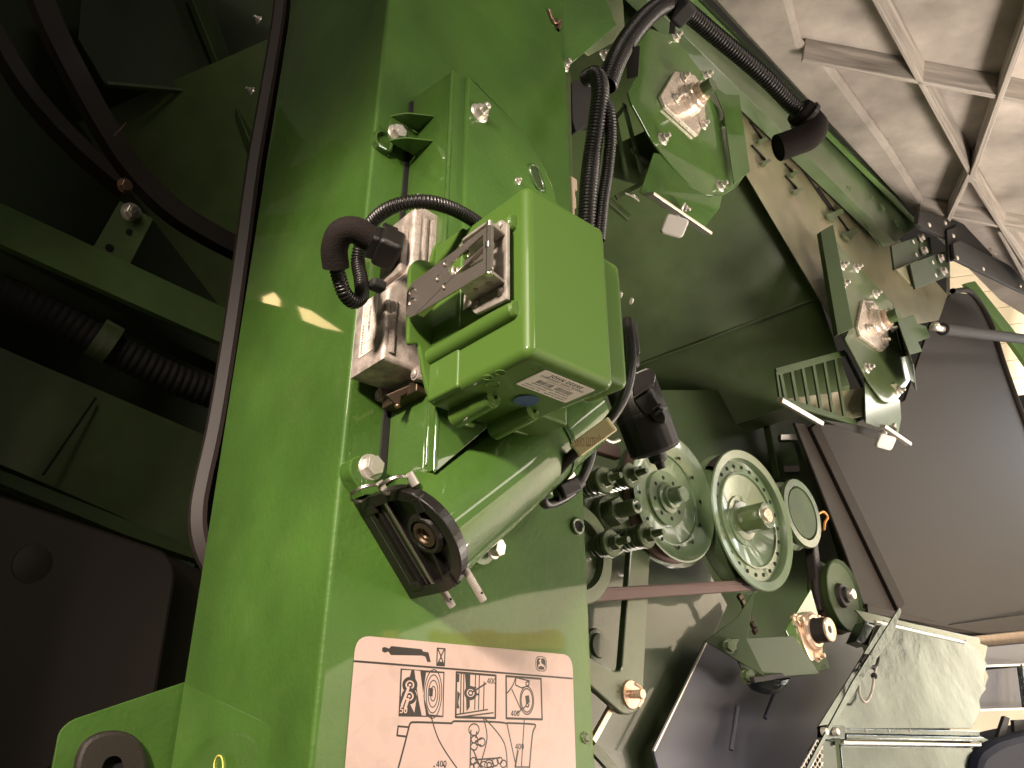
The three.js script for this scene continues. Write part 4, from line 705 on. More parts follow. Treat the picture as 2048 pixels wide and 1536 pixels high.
// ───────────── black canister behind the cable ─────────────
{
  const a = far(1262, 770, 1.36), b = far(1312, 905, 1.36), ax = b.clone().sub(a).normalize(), L = a.distanceTo(b), t = thing('black_canister', 'black cylindrical filter canister with a box-shaped cover beside the tube', 'canister', a);
  add(t, 'barrel', turned([[0, 0], [0.044, 0], [0.046, 0.004], [0.0465, L * 0.42], [0.0475, L * 0.43], [0.0475, L * 0.47], [0.0465, L * 0.48], [0.0455, L * 0.96], [0.04, L], [0.017, L + 0.004], [0.016, L + 0.014], [0.009, L + 0.02], [0.008, L + 0.03], [0, L + 0.03]], a, ax, 48), black);
  const w = ray(1300, 830).negate(), q = (x, y, d = 0) => far(x, y, 1.3 + d);
  add(t, 'cover_box', [plate([q(1262, 748), q(1296, 734), q(1312, 748), q(1308, 772), q(1266, 796)], w, 0.06, { r: 0.006, bevel: 0.003 }), plate([q(1264, 798), q(1300, 778), q(1333, 836), q(1330, 848), q(1312, 846), q(1298, 828), q(1290, 830)], w, 0.045, { r: 0.006, bevel: 0.003 })], black);
  add(t, 'cover_seam', bar(q(1266, 796, -0.004), q(1309, 766, -0.004), 0.003, 0.004, w), rubber);
  add(t, 'latch_fin', [bar(q(1303, 820, -0.004), q(1322, 808, -0.004), 0.004, 0.012, w), bar(q(1308, 830, -0.004), q(1326, 818, -0.004), 0.004, 0.012, w)], black);
}
{
  const t = thing('supply_bar', 'rust-brown flat bar behind the canister', 'bar', on(1180, 905, 'z', -0.95));
  add(t, 'bar', bar(on(1150, 880, 'z', -1.0), on(1235, 908, 'z', -1.0), 0.028, 0.02, NZ), beltMat);
  add(t, 'wire', smooth(onZ([[1180, 840], [1200, 870], [1222, 884], [1238, 880]], -0.9), 0.004), zinc);
}

// ───────────── pulleys, belts, tensioner ─────────────
function pulley(label, cx, cy, z, R, prof, m, opts = {}) {
  const c = on(cx, cy, 'z', z), t = thing(opts.name ?? 'belt_pulley', label, 'pulley', c);
  add(t, 'disc', turned(prof.map(([r, h]) => [r * R, h]), c, NZ, 72), m);
  return [t, c];
}
{
  const dish = [[0, -0.05], [0.92, -0.05], [0.985, -0.046], [0.8, -0.03], [0.8, -0.02], [0.985, -0.003], [1.0, 0.002], [0.975, 0.003], [0.93, -0.002], [0.74, -0.016], [0.7, -0.016], [0.69, -0.02], [0.44, -0.026], [0.43, -0.02], [0.2, -0.02], [0, -0.02]];
  const [t, c] = pulley('left green pulley with a dished face and a ring of small holes', 1350, 992, -0.94, 0.142, dish, railGreen);
  add(t, 'hub', turned([[0.036, -0.022], [0.034, -0.014], [0.026, -0.012], [0.025, -0.004], [0.019, -0.003], [0.0185, 0.022], [0.016, 0.025], [0, 0.025]], c, NZ, 40), railGreen);
  add(t, 'hub_hole', dots(c.clone().add(V(0, 0, -0.021)), NZ, 0.045, 0.005, 8, 0.0012, 0.2), voidDark); add(t, 'rim_hole', dots(c.clone().add(V(0, 0, -0.011)), NZ, 0.108, 0.0042, 12, 0.0014, 0.1), voidDark);
  for (const k of ['hub_hole', 'rim_hole']) t.children.find((x) => x.name === k).userData.kind = 'stuff';
  const b = thing('drive_belt', 'pinkish brown belt wrapped around the left pulley', 'belt', c);
  add(b, 'belt_loop', new THREE.TorusGeometry(0.128, 0.012, 12, 72).translate(c.x, c.y, c.z - 0.028), beltMat);
  const [t1, c1] = pulley('second green disc just behind the left pulley', 1338, 1000, -0.99, 0.15, [[0, -0.02], [0.95, -0.02], [1, -0.012], [1, 0.004], [0.9, 0.008], [0, 0.008]], greyGreen); void c1; void t1;
}
{
  const dish = [[0, -0.06], [0.9, -0.06], [1.0, -0.052], [0.98, -0.046], [0.8, -0.03], [0.8, -0.022], [0.985, -0.004], [1.0, 0.0], [0.985, 0.003], [0.875, 0.0], [0.86, -0.004], [0.855, -0.014], [0.69, -0.014], [0.685, -0.009], [0.66, -0.009], [0.645, -0.014], [0.36, -0.03], [0.355, -0.026], [0, -0.026]];
  const [t, c] = pulley('largest green pulley with many small rim holes and a long square hub', 1507, 1037, -0.92, 0.168, dish, railGreen);
  add(t, 'hub', turned([[0.05, -0.028], [0.046, -0.024], [0.032, -0.022], [0.032, 0.034], [0.03, 0.037], [0.02, 0.037], [0, 0.034]], c, NZ, 40), greyGreen);
  add(t, 'shaft_end', turned([[0, 0.041], [0.0155, 0.041], [0.017, 0.038], [0.017, 0.02], [0, 0.02]], c, NZ, 30), bronze);
  const o = add(t, 'rim_hole', dots(c.clone().add(V(0, 0, -0.0137)), NZ, 0.129, 0.0048, 24, 0.0014), voidDark); o.userData.kind = 'stuff';
  for (let k = 0; k < 4; k++) { const a = 0.5 + k * Math.PI / 2; fastener(t, 'bolt', c.clone().add(V(0.045 * Math.cos(a), 0.045 * Math.sin(a), -0.03)), NZ, 0.0065, greyGreen); }
  const b = thing('flat_belt', 'brown flat belt running left from under the largest pulley', 'belt', on(1300, 1185, 'z', -0.95));
  const z = -0.955, low = on(1540, 1168, 'z', z);
  add(b, 'belt_run', bar(on(1150, 1193, 'z', z), low, 0.024, 0.02, NZ), beltMat);
  add(b, 'belt_wrap', new THREE.TorusGeometry(0.15, 0.013, 12, 72, Math.PI * 1.4).rotateZ(-2.0).translate(c.x, c.y, c.z - 0.03), rubber);
  add(b, 'belt_edge', bar(on(1150, 1181, 'z', z + 0.011), on(1500, 1166, 'z', z + 0.011), 0.003, 0.003, NZ), beltMat);
}
{
  const [t, c] = pulley('lower left green disc half hidden by the leg', 1155, 1105, -0.93, 0.092, [[0, -0.04], [0.95, -0.04], [1, -0.03], [0.85, -0.02], [1, -0.006], [1, 0], [0.97, 0.003], [0.72, 0.003], [0.68, -0.012], [0, -0.012]], greyGreen);
  void t; void c;
}
{
  const [t, c] = pulley('green ring pulley with a flat dark centre right of the largest pulley', 1604, 1026, -1.0, 0.098, [[0, -0.05], [0.95, -0.05], [1, -0.04], [0.86, -0.03], [0.86, -0.02], [1, -0.006], [1, 0], [0.98, 0.003], [0.78, 0.003], [0.75, -0.003], [0.75, -0.01], [0, -0.01]], greyGreen);
  add(t, 'centre_disc', turned([[0, 0.002], [0.07, 0.002], [0.0725, -0.002], [0.07, -0.006], [0, -0.006]], c, NZ, 48), greenOld);
}
{
  const [t, c] = pulley('small shaded green pulley at the far right with a brass hub', 1690, 1190, -0.98, 0.098, [[0, -0.06], [0.95, -0.06], [1, -0.05], [0.84, -0.035], [1, -0.01], [1, 0], [0.97, 0.002], [0.9, -0.006], [0.3, -0.012], [0, -0.012]], greenOld);
  add(t, 'hub', turned([[0.034, -0.012], [0.03, 0.0], [0.022, 0.002], [0.02, 0.012], [0, 0.012]], c, NZ, 32), rubber);
  add(t, 'shaft_end', turned([[0, 0.026], [0.013, 0.026], [0.015, 0.022], [0.015, 0.01], [0, 0.01]], c, NZ, 26), zinc);
  const b = thing('side_belt', 'black belt rising from the small far right pulley', 'belt', c);
  add(b, 'belt_run', [bar(on(1638, 1225, 'z', -1.02), on(1618, 1060, 'z', -1.02), 0.03, 0.03, NZ), new THREE.TorusGeometry(0.088, 0.014, 10, 60, Math.PI * 1.1).rotateZ(2.2).translate(c.x, c.y, c.z - 0.035)], rubber);
  const w = thing('orange_wire', 'short orange wire beside the ring pulley', 'wire', on(1650, 1032, 'z', -1.0));
  add(w, 'wire', smooth(onZ([[1636, 1028], [1648, 1024], [1655, 1034], [1650, 1045], [1648, 1060]], -1.0), 0.0035), mat(0.7, 0.3, 0.05));
}
// spring tensioner
{
  const z = -0.97, t = thing('spring_tensioner', 'green cast hub with four coil springs and a large centre nut behind the leg edge', 'tensioner', on(1215, 1025, 'z', z));
  add(t, 'casting', plate(onZ([[1165, 920], [1225, 935], [1262, 965], [1268, 1010], [1262, 1060], [1275, 1090], [1225, 1120], [1165, 1115]], z), NZ, 0.03, { r: 0.02, bevel: 0.006, seg: 8 }), greyGreen);
  const spring = (px, py) => {
    const c = on(px, py, 'z', z), prof = [[0, 0]];
    for (let k = 0; k < 5; k++) { const h = 0.004 + k * 0.0105; prof.push([0.0195, h], [0.0235, h + 0.002], [0.0235, h + 0.006], [0.0195, h + 0.008]); }
    prof.push([0.0255, 0.058], [0.0255, 0.064], [0.024, 0.066], [0, 0.066]);
    const s = add(t, 'spring', turned(prof, c, NZ, 32), greyGreen);
    add(s, 'spring_bolt', [turned([[0, 0.1], [0.006, 0.1], [0.007, 0.096], [0.0075, 0.082], [0.013, 0.082], [0.014, 0.078], [0.014, 0.068], [0.017, 0.066], [0, 0.066]], c, NZ, 6), turned([[0, 0.105], [0.0055, 0.105], [0.006, 0.1], [0.006, 0.08], [0, 0.08]], c, NZ, 20)], greyGreen);
  };
  for (const [x, y] of [[1213, 965], [1160, 975], [1243, 1082], [1172, 1098]]) spring(x, y);
  const c = on(1205, 1030, 'z', z);
  add(t, 'centre_nut', [turned([[0, 0.02], [0.034, 0.02], [0.036, 0.016], [0.036, 0], [0, 0]], c, NZ, 36), turned([[0, 0.046], [0.027, 0.046], [0.029, 0.042], [0.029, 0.018], [0, 0.018]], c, NZ, 6), turned([[0.004, 0.085], [0.009, 0.09], [0.014, 0.088], [0.0155, 0.082], [0.0155, 0.044], [0, 0.044]], c, NZ, 24)], greyGreen);
}
// ───────────── lower right: frame arm, sheets, flap ─────────────
{
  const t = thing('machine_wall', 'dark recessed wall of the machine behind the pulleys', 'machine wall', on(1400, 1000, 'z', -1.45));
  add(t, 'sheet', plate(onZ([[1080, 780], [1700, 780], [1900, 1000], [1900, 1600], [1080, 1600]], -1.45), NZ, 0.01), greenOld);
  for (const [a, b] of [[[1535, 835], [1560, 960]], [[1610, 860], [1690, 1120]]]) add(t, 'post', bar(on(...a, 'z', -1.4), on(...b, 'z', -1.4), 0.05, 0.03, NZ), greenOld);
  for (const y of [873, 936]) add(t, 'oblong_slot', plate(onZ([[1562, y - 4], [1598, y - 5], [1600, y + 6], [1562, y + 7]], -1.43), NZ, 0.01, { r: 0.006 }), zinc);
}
{
  const [t] = sheet('lower_side_sheet', 'glossy green sheet behind the frame arm reflecting the hall', 'panel', [[1170, 1110], [1400, 1110], [1455, 1210], [1418, 1292], [1310, 1502], [1335, 1580], [1170, 1580]], -1.06, olive, { r: 0 });
  const c = on(1192, 1292, 'z', -1.06);
  add(t, 'boss', turned([[0, 0.012], [0.022, 0.012], [0.024, 0.006], [0.032, 0.006], [0.034, 0], [0, 0]], c, NZ, 36), greyGreen);
}
{
  const t = thing('frame_arm', 'green flat arm with an angled foot and a pinned washer', 'arm', on(1280, 1250, 'z', -0.98));
  add(t, 'arm', plate(onZ([[1262, 1095], [1301, 1095], [1286, 1405], [1270, 1428], [1247, 1431], [1170, 1362], [1170, 1308], [1228, 1342], [1243, 1340], [1254, 1200]], -0.98), NZ, 0.016, { r: [0, 0, 0.02, 0.016, 0.016, 0, 0, 0.008, 0.008, 0], bevel: 0.003 }), greyGreen);
  const w = on(1261, 1389, 'z', -0.98), ws = add(t, 'washer', turned([[0, 0.004], [0.024, 0.004], [0.026, 0], [0, 0]], w, NZ, 32), bronze);
  add(ws, 'pin', [rod(w.clone(), w.clone().add(V(0, 0, 0.03)), 0.008, 14), smooth([w.clone().add(V(-0.01, 0.018, 0.02)), w.clone().add(V(0.002, 0.01, 0.024)), w.clone().add(V(0.004, -0.01, 0.024)), w.clone().add(V(-0.002, -0.022, 0.02))], 0.003)], bronze);
  add(t, 'edge_strip', bar(on(1222, 1414, 'z', -1.0), on(1180, 1490, 'z', -1.0), 0.012, 0.01, NZ), bronze);
  add(t, 'lower_brace', bar(on(1170, 1478, 'z', -1.0), on(1230, 1545, 'z', -1.0), 0.02, 0.01, NZ), greyGreen);
}
{
  const [t] = sheet('rubber_flap', 'dark violet grey flap hanging below the bearing box', 'flap', [[1412, 1283], [1307, 1502], [1330, 1590], [1590, 1590], [1740, 1330], [1700, 1240], [1500, 1290]], -1.02, flapMat, { th: 0.006 });
  add(t, 'flap_edge', bar(on(1412, 1285, 'z', -1.012), on(1307, 1502, 'z', -1.012), 0.004, 0.005, NZ), zinc);
  add(t, 'hanger_rod', rod(on(1475, 1412, 'z', -1.0), on(1462, 1500, 'z', -1.0), 0.005, 12), flapMat);
  add(t, 'hanger_rod', rod(on(1556, 1370, 'z', -1.0), on(1530, 1436, 'z', -1.0), 0.005, 12), flapMat);
}
{
  const z = -0.93, t = thing('bearing_box', 'green sheet box with a brass coloured flange bearing on its right face', 'bearing box', on(1560, 1290, 'z', z));
  add(t, 'front_sheet', plate(onZ([[1458, 1278], [1557, 1268], [1606, 1342], [1495, 1358]], z), V(-0.2, -0.2, 1), 0.004), greenOld);
  add(t, 'left_sheet', plate(onZ([[1410, 1282], [1455, 1240], [1478, 1190], [1470, 1285], [1497, 1358]], z - 0.03), V(-0.5, 0, 1), 0.004), greenOld);
  add(t, 'right_sheet', plate(onZ([[1622, 1178], [1641, 1240], [1662, 1338], [1606, 1348], [1556, 1262]], z + 0.004), V(0.1, 0, 1), 0.005, { r: 0.002 }), green);
  for (const [x, y] of [[1458, 1292], [1494, 1352]]) fastener(t, 'bolt', on(x, y, 'z', z), V(-0.4, 0, 1), 0.012, greyGreen);
  const c = on(1617, 1263, 'z', z + 0.01);
  const fl = add(t, 'bearing_flange', plate(onZ([[1588, 1230], [1626, 1228], [1648, 1262], [1646, 1310], [1624, 1324], [1610, 1296]], z + 0.018), NZ, 0.014, { r: 0.012, bevel: 0.003 }), bronze);
  add(fl, 'bearing_ring', turned([[0.045, 0], [0.044, 0.014], [0.036, 0.02], [0.03, 0.02], [0.03, 0.016]], c, NZ, 40), bronze);
  add(fl, 'bearing_hub', turned([[0.028, 0.01], [0.028, 0.05], [0.023, 0.053], [0, 0.053]], c, NZ, 36), blackMatt);
  add(fl, 'hub_face', turned([[0.004, 0.052], [0.024, 0.056], [0.027, 0.054], [0.027, 0.046], [0, 0.046]], c, NZ, 36), bronze);
  for (const [x, y] of [[1592, 1240], [1640, 1242], [1634, 1312]]) fastener(t, 'nut', on(x, y, 'z', z + 0.018), NZ, 0.011, bronze);
  const f = on(1530, 1352, 'z', z - 0.02);
  add(t, 'funnel', turned([[0.052, 0], [0.05, -0.01], [0.03, -0.03], [0.012, -0.036], [0, -0.036]], f, V(-0.1, 1, 0.2), 36), galva);
  add(t, 'bottom_edge', bar(on(1500, 1360, 'z', z + 0.01), on(1604, 1345, 'z', z + 0.01), 0.012, 0.02, NZ), blackMatt);
  // roller chain seen in the opening
  const ch = thing('roller_chain', 'short run of dark roller chain inside the bearing box', 'chain', on(1490, 1220, 'z', -0.99));
  for (let k = 0; k < 7; k++) { const u = k / 6, p = on(1478 + u * 30, 1188 + u * 68, 'z', -0.99), q = on(1478 + (u + 0.15) * 30, 1188 + (u + 0.15) * 68, 'z', -0.99); add(ch, 'chain_link', bar(p, q, k % 2 ? 0.012 : 0.018, 0.008, NZ), brass); }
}

// ───────────── galvanised chute, bottom right ─────────────
{
  const z = -0.85, n = V(-0.1, 0.13, 1).normalize(), P0 = on(1780, 1350, 'z', z), q = (l) => l.map(([x, y]) => onPlane(x, y, P0, n));
  const t = thing('metal_chute', 'shiny galvanised chute with a folded shelf and a mesh window, bottom right', 'chute', P0);
  add(t, 'side_sheet', plate(q([[1768, 1240], [1932, 1283], [1958, 1300], [1975, 1330], [1966, 1352], [1972, 1378], [1958, 1398], [1962, 1420], [1944, 1457], [1634, 1457], [1700, 1352]]), n, 0.003, { r: [0, 0.01, 0.01, 0.01, 0.004, 0.004, 0.004, 0.004, 0.01, 0, 0] }), galva);
  add(t, 'top_edge', bar(q([[1750, 1243]])[0], q([[1930, 1286]])[0], 0.006, 0.008, n), zinc);
  add(t, 'back_flange', plate(q([[1731, 1213], [1840, 1240], [1980, 1272], [1984, 1300], [1930, 1284], [1755, 1240]]).map((p) => p.addScaledVector(n, -0.03)), n, 0.004), greyGreen);
  add(t, 'right_flange', plate(q([[1940, 1278], [1984, 1290], [1976, 1330], [1986, 1352], [1960, 1420], [1950, 1390], [1964, 1370], [1954, 1340]]).map((p) => p.addScaledVector(n, -0.012)), n, 0.004), greyGreen);
  add(t, 'front_flange', plate(q([[1778, 1219], [1782, 1228], [1762, 1280], [1712, 1350], [1648, 1445], [1592, 1545], [1586, 1540], [1680, 1370]]).map((p) => p.addScaledVector(n, 0.03)), n, 0.004), galva);
  add(t, 'corner_block', plate(q([[1738, 1240], [1760, 1244], [1744, 1290], [1720, 1280]]).map((p) => p.addScaledVector(n, -0.01)), n, 0.03, { r: 0.006 }), galva);
  // folded shelf strip: three steps
  const strip = (y0, y1, o, m, x0 = 1676, x1 = 1951) => plate(q([[x0, y0], [x1, y0 + 6], [x1, y1 + 4], [x0, y1]]).map((p) => p.addScaledVector(n, o)), n, 0.012, { bevel: 0.003 });
  add(t, 'shelf_strip', strip(1457, 1470, 0.012), galva); add(t, 'shelf_strip', strip(1471, 1481, 0.022), galva); add(t, 'shelf_strip', strip(1482, 1490, 0.016), zinc);
  add(t, 'shelf_end', plate(q([[1634, 1452], [1674, 1454], [1674, 1480], [1634, 1478]]).map((p) => p.addScaledVector(n, 0.02)), n, 0.02, { r: 0.004 }), galva);
  for (const x of [1646, 1668]) add(t, 'shelf_roll', turned([[0, 0.012], [0.006, 0.01], [0.009, 0.004], [0.009, 0], [0, 0]], onPlane(x, 1464, P0.clone().addScaledVector(n, 0.02), n), n, 20), zinc);
  for (const x of [1690, 1732, 1778, 1820]) fastener(t, 'screw', onPlane(x, 1461, P0.clone().addScaledVector(n, 0.012), n), n, 0.0035, bareAlu);
  add(t, 'lower_sheet', plate(q([[1684, 1488], [1945, 1494], [1958, 1512], [1955, 1600], [1696, 1600]]).map((p) => p.addScaledVector(n, -0.004)), n, 0.004), galva);
  add(t, 'lower_sheet', plate(q([[1634, 1480], [1672, 1482], [1684, 1600], [1618, 1600], [1620, 1500]]).map((p) => p.addScaledVector(n, -0.002)), n, 0.004), galva);
  add(t, 'corner_gusset', plate(q([[1950, 1462], [1988, 1480], [1958, 1510], [1948, 1494]]).map((p) => p.addScaledVector(n, -0.01)), n, 0.004), galva);
  // mesh window: woven wire
  const mesh = [], inside = (x, y) => x < 1646 && y < 1548 && y > 1478 && x > 1644 - (y - 1462) * 0.62;
  for (const sl of [0.55, -0.55]) for (let k = -14; k < 14; k++) {          // wires run y downwards with slope sl, 9 px apart
    let run = []; const flush = () => { if (run.length > 1) mesh.push(rod(onPlane(...run[0], P0, n), onPlane(...run[run.length - 1], P0, n), 0.0016, 6)); run = []; };
    for (let y = 1478; y <= 1548; y += 2) { const x = 1625 + k * 9 + (y - 1512) * sl; inside(x, y) ? run.push([x, y]) : flush(); } flush();
  }
  add(t, 'wire_mesh', mesh, zinc).userData.kind = 'stuff';
  // lanyard
  const cab = thing('cable_lanyard', 'thin wire lanyard loop with a dark clip hanging on the chute', 'lanyard', onPlane(1735, 1320, P0, n));
  const w = (l, o = 0.02) => l.map(([x, y]) => onPlane(x, y, P0.clone().addScaledVector(n, o), n));
  add(cab, 'wire_loop', smooth(w([[1729, 1312], [1722, 1330], [1718, 1360], [1719, 1385], [1724, 1400], [1730, 1404], [1737, 1398], [1744, 1380], [1748, 1352], [1752, 1335], [1756, 1318]]), 0.0028), bareAlu);
  add(cab, 'clip', smooth(w([[1722, 1324], [1732, 1312], [1745, 1311], [1756, 1312], [1753, 1330], [1742, 1334], [1730, 1336], [1722, 1332], [1738, 1328], [1748, 1338]], 0.024), 0.0035), blackMatt);
  add(cab, 'crimp', [new THREE.SphereGeometry(0.0075, 14, 10).translate(...w([[1748, 1352]])[0]), bar(w([[1730, 1310]])[0], w([[1727, 1330]])[0], 0.01, 0.01, n)], blackMatt);
}
// beams and dark parts right of the chute
{
  const t = thing('dark_frame_beams', 'dark machine beams with pale edges at the lower right border', 'beam', on(2010, 1350, 'z', -1.05));
  for (const [y0, y1] of [[1290, 1332], [1336, 1420]]) add(t, 'beam', plate(onZ([[1930, y0 + 8], [2120, y0 - 10], [2120, y1 - 6], [1930, y1]], -1.05), V(0, -0.1, 1), 0.05), flapMat);
  for (const y of [1332, 1420]) add(t, 'beam_edge', bar(on(1950, y + 1, 'z', -1.0), on(2120, y - 5, 'z', -1.0), 0.008, 0.01, NZ), zinc);
  add(t, 'post', bar(on(2040, 1330, 'z', -1.0), on(2052, 1420, 'z', -1.0), 0.02, 0.02, NZ), galva);
  const d = thing('dark_tank', 'dark blue-grey rounded body in the lower right corner', 'tank', on(2010, 1510, 'z', -0.78));
  add(d, 'body', plate(onZ([[1958, 1508], [1990, 1480], [2120, 1440], [2120, 1620], [1954, 1620]], -0.78), V(-0.1, 0.05, 1), 0.2, { r: [0.05, 0.05, 0, 0, 0], bevel: 0.02 }), navy);
  add(d, 'bracket', plate(onZ([[1995, 1476], [2010, 1432], [2020, 1436], [2012, 1470], [2030, 1470], [2028, 1440], [2120, 1436], [2120, 1460], [2000, 1490]], -0.8), NZ, 0.01), blackMatt);
}
// wooden plank and far hall seen through the gap
{
  const t = thing('timber_plank', 'pale timber plank behind the dark beams at the right border', 'plank', on(2000, 1278, 'z', -1.12));
  add(t, 'plank', bar(on(1920, 1290, 'z', -1.12), on(2150, 1262, 'z', -1.12), 0.055, 0.04, NZ), mat(0.62, 0.44, 0.28, { roughness: 0.8, map: castTone }));
  const s = thing('hall_cabinet', 'cream painted board seen below the beams at the right', 'board', on(2000, 1440, 'z', -1.3));
  add(s, 'board', plate(onZ([[1900, 1424], [2160, 1410], [2160, 1475], [1900, 1478]], -1.3), NZ, 0.02), mat(0.75, 0.66, 0.5, { roughness: 0.8 }));
}

// ───────────── black side flap on the right ─────────────
{
  const z = -1.13, t = thing('leather_panel', 'large matt brown-black side cover on the right below the gas strut', 'side cover', on(1850, 900, 'z', z));
  add(t, 'cover_sheet', plate(onZ([[1590, 845], [1700, 850], [1810, 800], [1870, 620], [1905, 585], [1955, 588], [1985, 660], [2120, 1010], [2120, 1290], [1900, 1262], [1730, 1215], [1690, 1100]], z), NZ, 0.012, { r: [0, 0, 0.02, 0.05, 0.05, 0.05, 0.03, 0, 0, 0, 0, 0], bevel: 0.004 }), hide);
  add(t, 'edge_bead', sweep(onZ([[1905, 582], [1945, 588], [1978, 640], [2010, 735], [2060, 870], [2130, 1040]], z + 0.01), ring(0.017, 12)), hide);
  add(t, 'lower_fold', plate(onZ([[1735, 1208], [1900, 1250], [2120, 1215], [2120, 1262], [1990, 1272], [1740, 1226]], z + 0.012), V(0, -0.2, 1), 0.01), hide);
  add(t, 'diagonal_fold', bar(on(1625, 850, 'z', z + 0.012), on(1800, 1215, 'z', z + 0.012), 0.05, 0.02, V(-0.3, 0, 1)), hide);
}
// green frame strip and hall beyond
{
  const t = thing('door_frame_strip', 'bright green frame strip seen past the dark side cover at the right edge', 'frame strip', on(1990, 650, 'z', -1.2));
  add(t, 'strip', plate(onZ([[1932, 566], [1950, 562], [2130, 790], [2130, 838], [2020, 680]], -1.2), NZ, 0.03, { r: 0.01 }), greenMold);
  const w = thing('timber_wall', 'bright cream boarded wall outside at the right edge', 'wall', on(2020, 640, 'z', -1.6));
  const cream = mat(0.85, 0.75, 0.56, { roughness: 0.8 });
  for (let k = 0; k < 8; k++) add(w, 'board', plate(onZ([[1900, 520 + k * 36], [2150, 520 + k * 36 - 30], [2150, 520 + k * 36 + 5], [1900, 520 + k * 36 + 35]], -1.6), NZ, 0.03, { bevel: 0.002 }), cream);
}
// ───────────── gas strut and hinge ─────────────
{
  const t = thing('gas_strut', 'slim black gas strut leaving the lower bearing plate to the right', 'gas strut', on(1870, 657, 'z', -0.88));
  add(t, 'cylinder', rod(on(1885, 658, 'z', -0.885), on(2110, 686, 'z', -0.885), 0.028, 24), blackMatt);
  const e = on(1866, 654, 'z', -0.885);
  add(t, 'ball_end', [rod(e, on(1890, 659, 'z', -0.885), 0.014, 16), new THREE.SphereGeometry(0.018, 18, 12).translate(e.x, e.y, e.z + 0.01)], zinc);
}
{
  const z = -0.8, t = thing('panel_hinge', 'black two-bar hinge holding the raised grey panel', 'hinge', on(1920, 480, 'z', z));
  add(t, 'hinge_bar', plate(onZ([[1838, 424], [1848, 420], [1992, 470], [2004, 486], [1998, 508], [1984, 512], [1846, 456], [1836, 446]], z), NZ, 0.02, { r: 0.012, bevel: 0.004 }), blackMatt);
  add(t, 'hinge_bar', plate(onZ([[1906, 486], [1920, 480], [2120, 582], [2120, 618], [2036, 580], [1910, 518]], z + 0.03), NZ, 0.016, { r: 0.01, bevel: 0.004 }), blackMatt);
  add(t, 'hinge_arm', plate(onZ([[1894, 460], [1916, 452], [1912, 520], [1898, 524]], z + 0.01), NZ, 0.012, { r: 0.006 }), blackMatt);
  for (const [x, y] of [[1858, 450], [1890, 446], [1986, 487], [1990, 506], [1906, 472], [1914, 516], [1966, 538], [2040, 572]]) fastener(t, 'screw', on(x, y, 'z', z + 0.03), NZ, 0.011, zinc);
  const b = thing('hinge_bracket', 'dark green stepped bracket with four large bolts under the hinge', 'bracket', on(1850, 530, 'z', -0.85));
  add(b, 'bracket_plate', plate(onZ([[1783, 491], [1835, 474], [1866, 472], [1872, 505], [1792, 539]], -0.85), V(0.05, -0.05, 1), 0.008, { r: 0.002 }), darkGreen);
  add(b, 'bracket_plate', plate(onZ([[1820, 528], [1900, 498], [1909, 548], [1834, 577]], -0.82), V(0.05, -0.05, 1), 0.008, { r: 0.002 }), darkGreen);
  add(b, 'bracket_web', plate(onZ([[1794, 538], [1822, 528], [1836, 576], [1826, 572]], -0.836), NZ, 0.006), khaki);
  for (const [x, y, z2] of [[1841, 476, -0.85], [1847, 502, -0.85], [1880, 517, -0.82], [1886, 543, -0.82]]) { fastener(b, 'bolt', on(x, y, 'z', z2), NZ, 0.016, bareAlu); const c = on(x - 14, y + 8, 'z', z2 + 0.0005); add(b, 'bolt_hole', turned([[0, 0.0015], [0.009, 0.0015], [0.009, 0], [0, 0]], c, NZ, 18), white); }
}

// ───────────── raised side panel of grey plastic ─────────────
{
  const a = on(1430, 0, 'z', -0.9), e = V(1, 0, 0), w = V(0, -0.28, 0.96).normalize(), n = e.clone().cross(w).normalize(); if (n.dot(EYE.clone().sub(a)) < 0) n.negate();
  const t = thing('raised_side_panel', 'large grey-beige plastic side panel swung up, with moulded crossing ribs', 'side panel', a);
  const L = (l, o = 0) => l.map(([x, y]) => onPlane(x, y, a.clone().addScaledVector(n, o), n));
  add(t, 'panel_skin', plate(L([[1350, -80], [2160, -80], [2160, 700], [2000, 600], [1900, 500], [1838, 440]]), n, 0.02), shell);
  // border band with its sloping inner edge
  add(t, 'border_band', plate(L([[1360, -70], [1560, -70], [1590, 40], [1604, 98], [1640, 108], [1700, 190], [1780, 300], [1846, 405], [1836, 440]], 0.045), n, 0.045, { r: [0, 0, 0.05, 0.03, 0.04, 0.05, 0.05, 0.02, 0], bevel: 0.02 }), shell);
  const rib = (x0, y0, x1, y1, h, wd) => { const [p, q] = L([[x0, y0], [x1, y1]], h / 2); return bar(p, q, wd, h, n); };
  for (const r of [[1722, -80, 1948, 342, 0.09, 0.02], [1606, 100, 2160, 205, 0.09, 0.02], [2085, -60, 1940, 345, 0.1, 0.02], [1940, 330, 1890, 440, 0.1, 0.02], [1942, 338, 2060, 530, 0.09, 0.02], [1838, 408, 2160, 470, 0.08, 0.02], [2000, 450, 2060, 560, 0.08, 0.02]]) add(t, 'rib', rib(...r), shell);
}

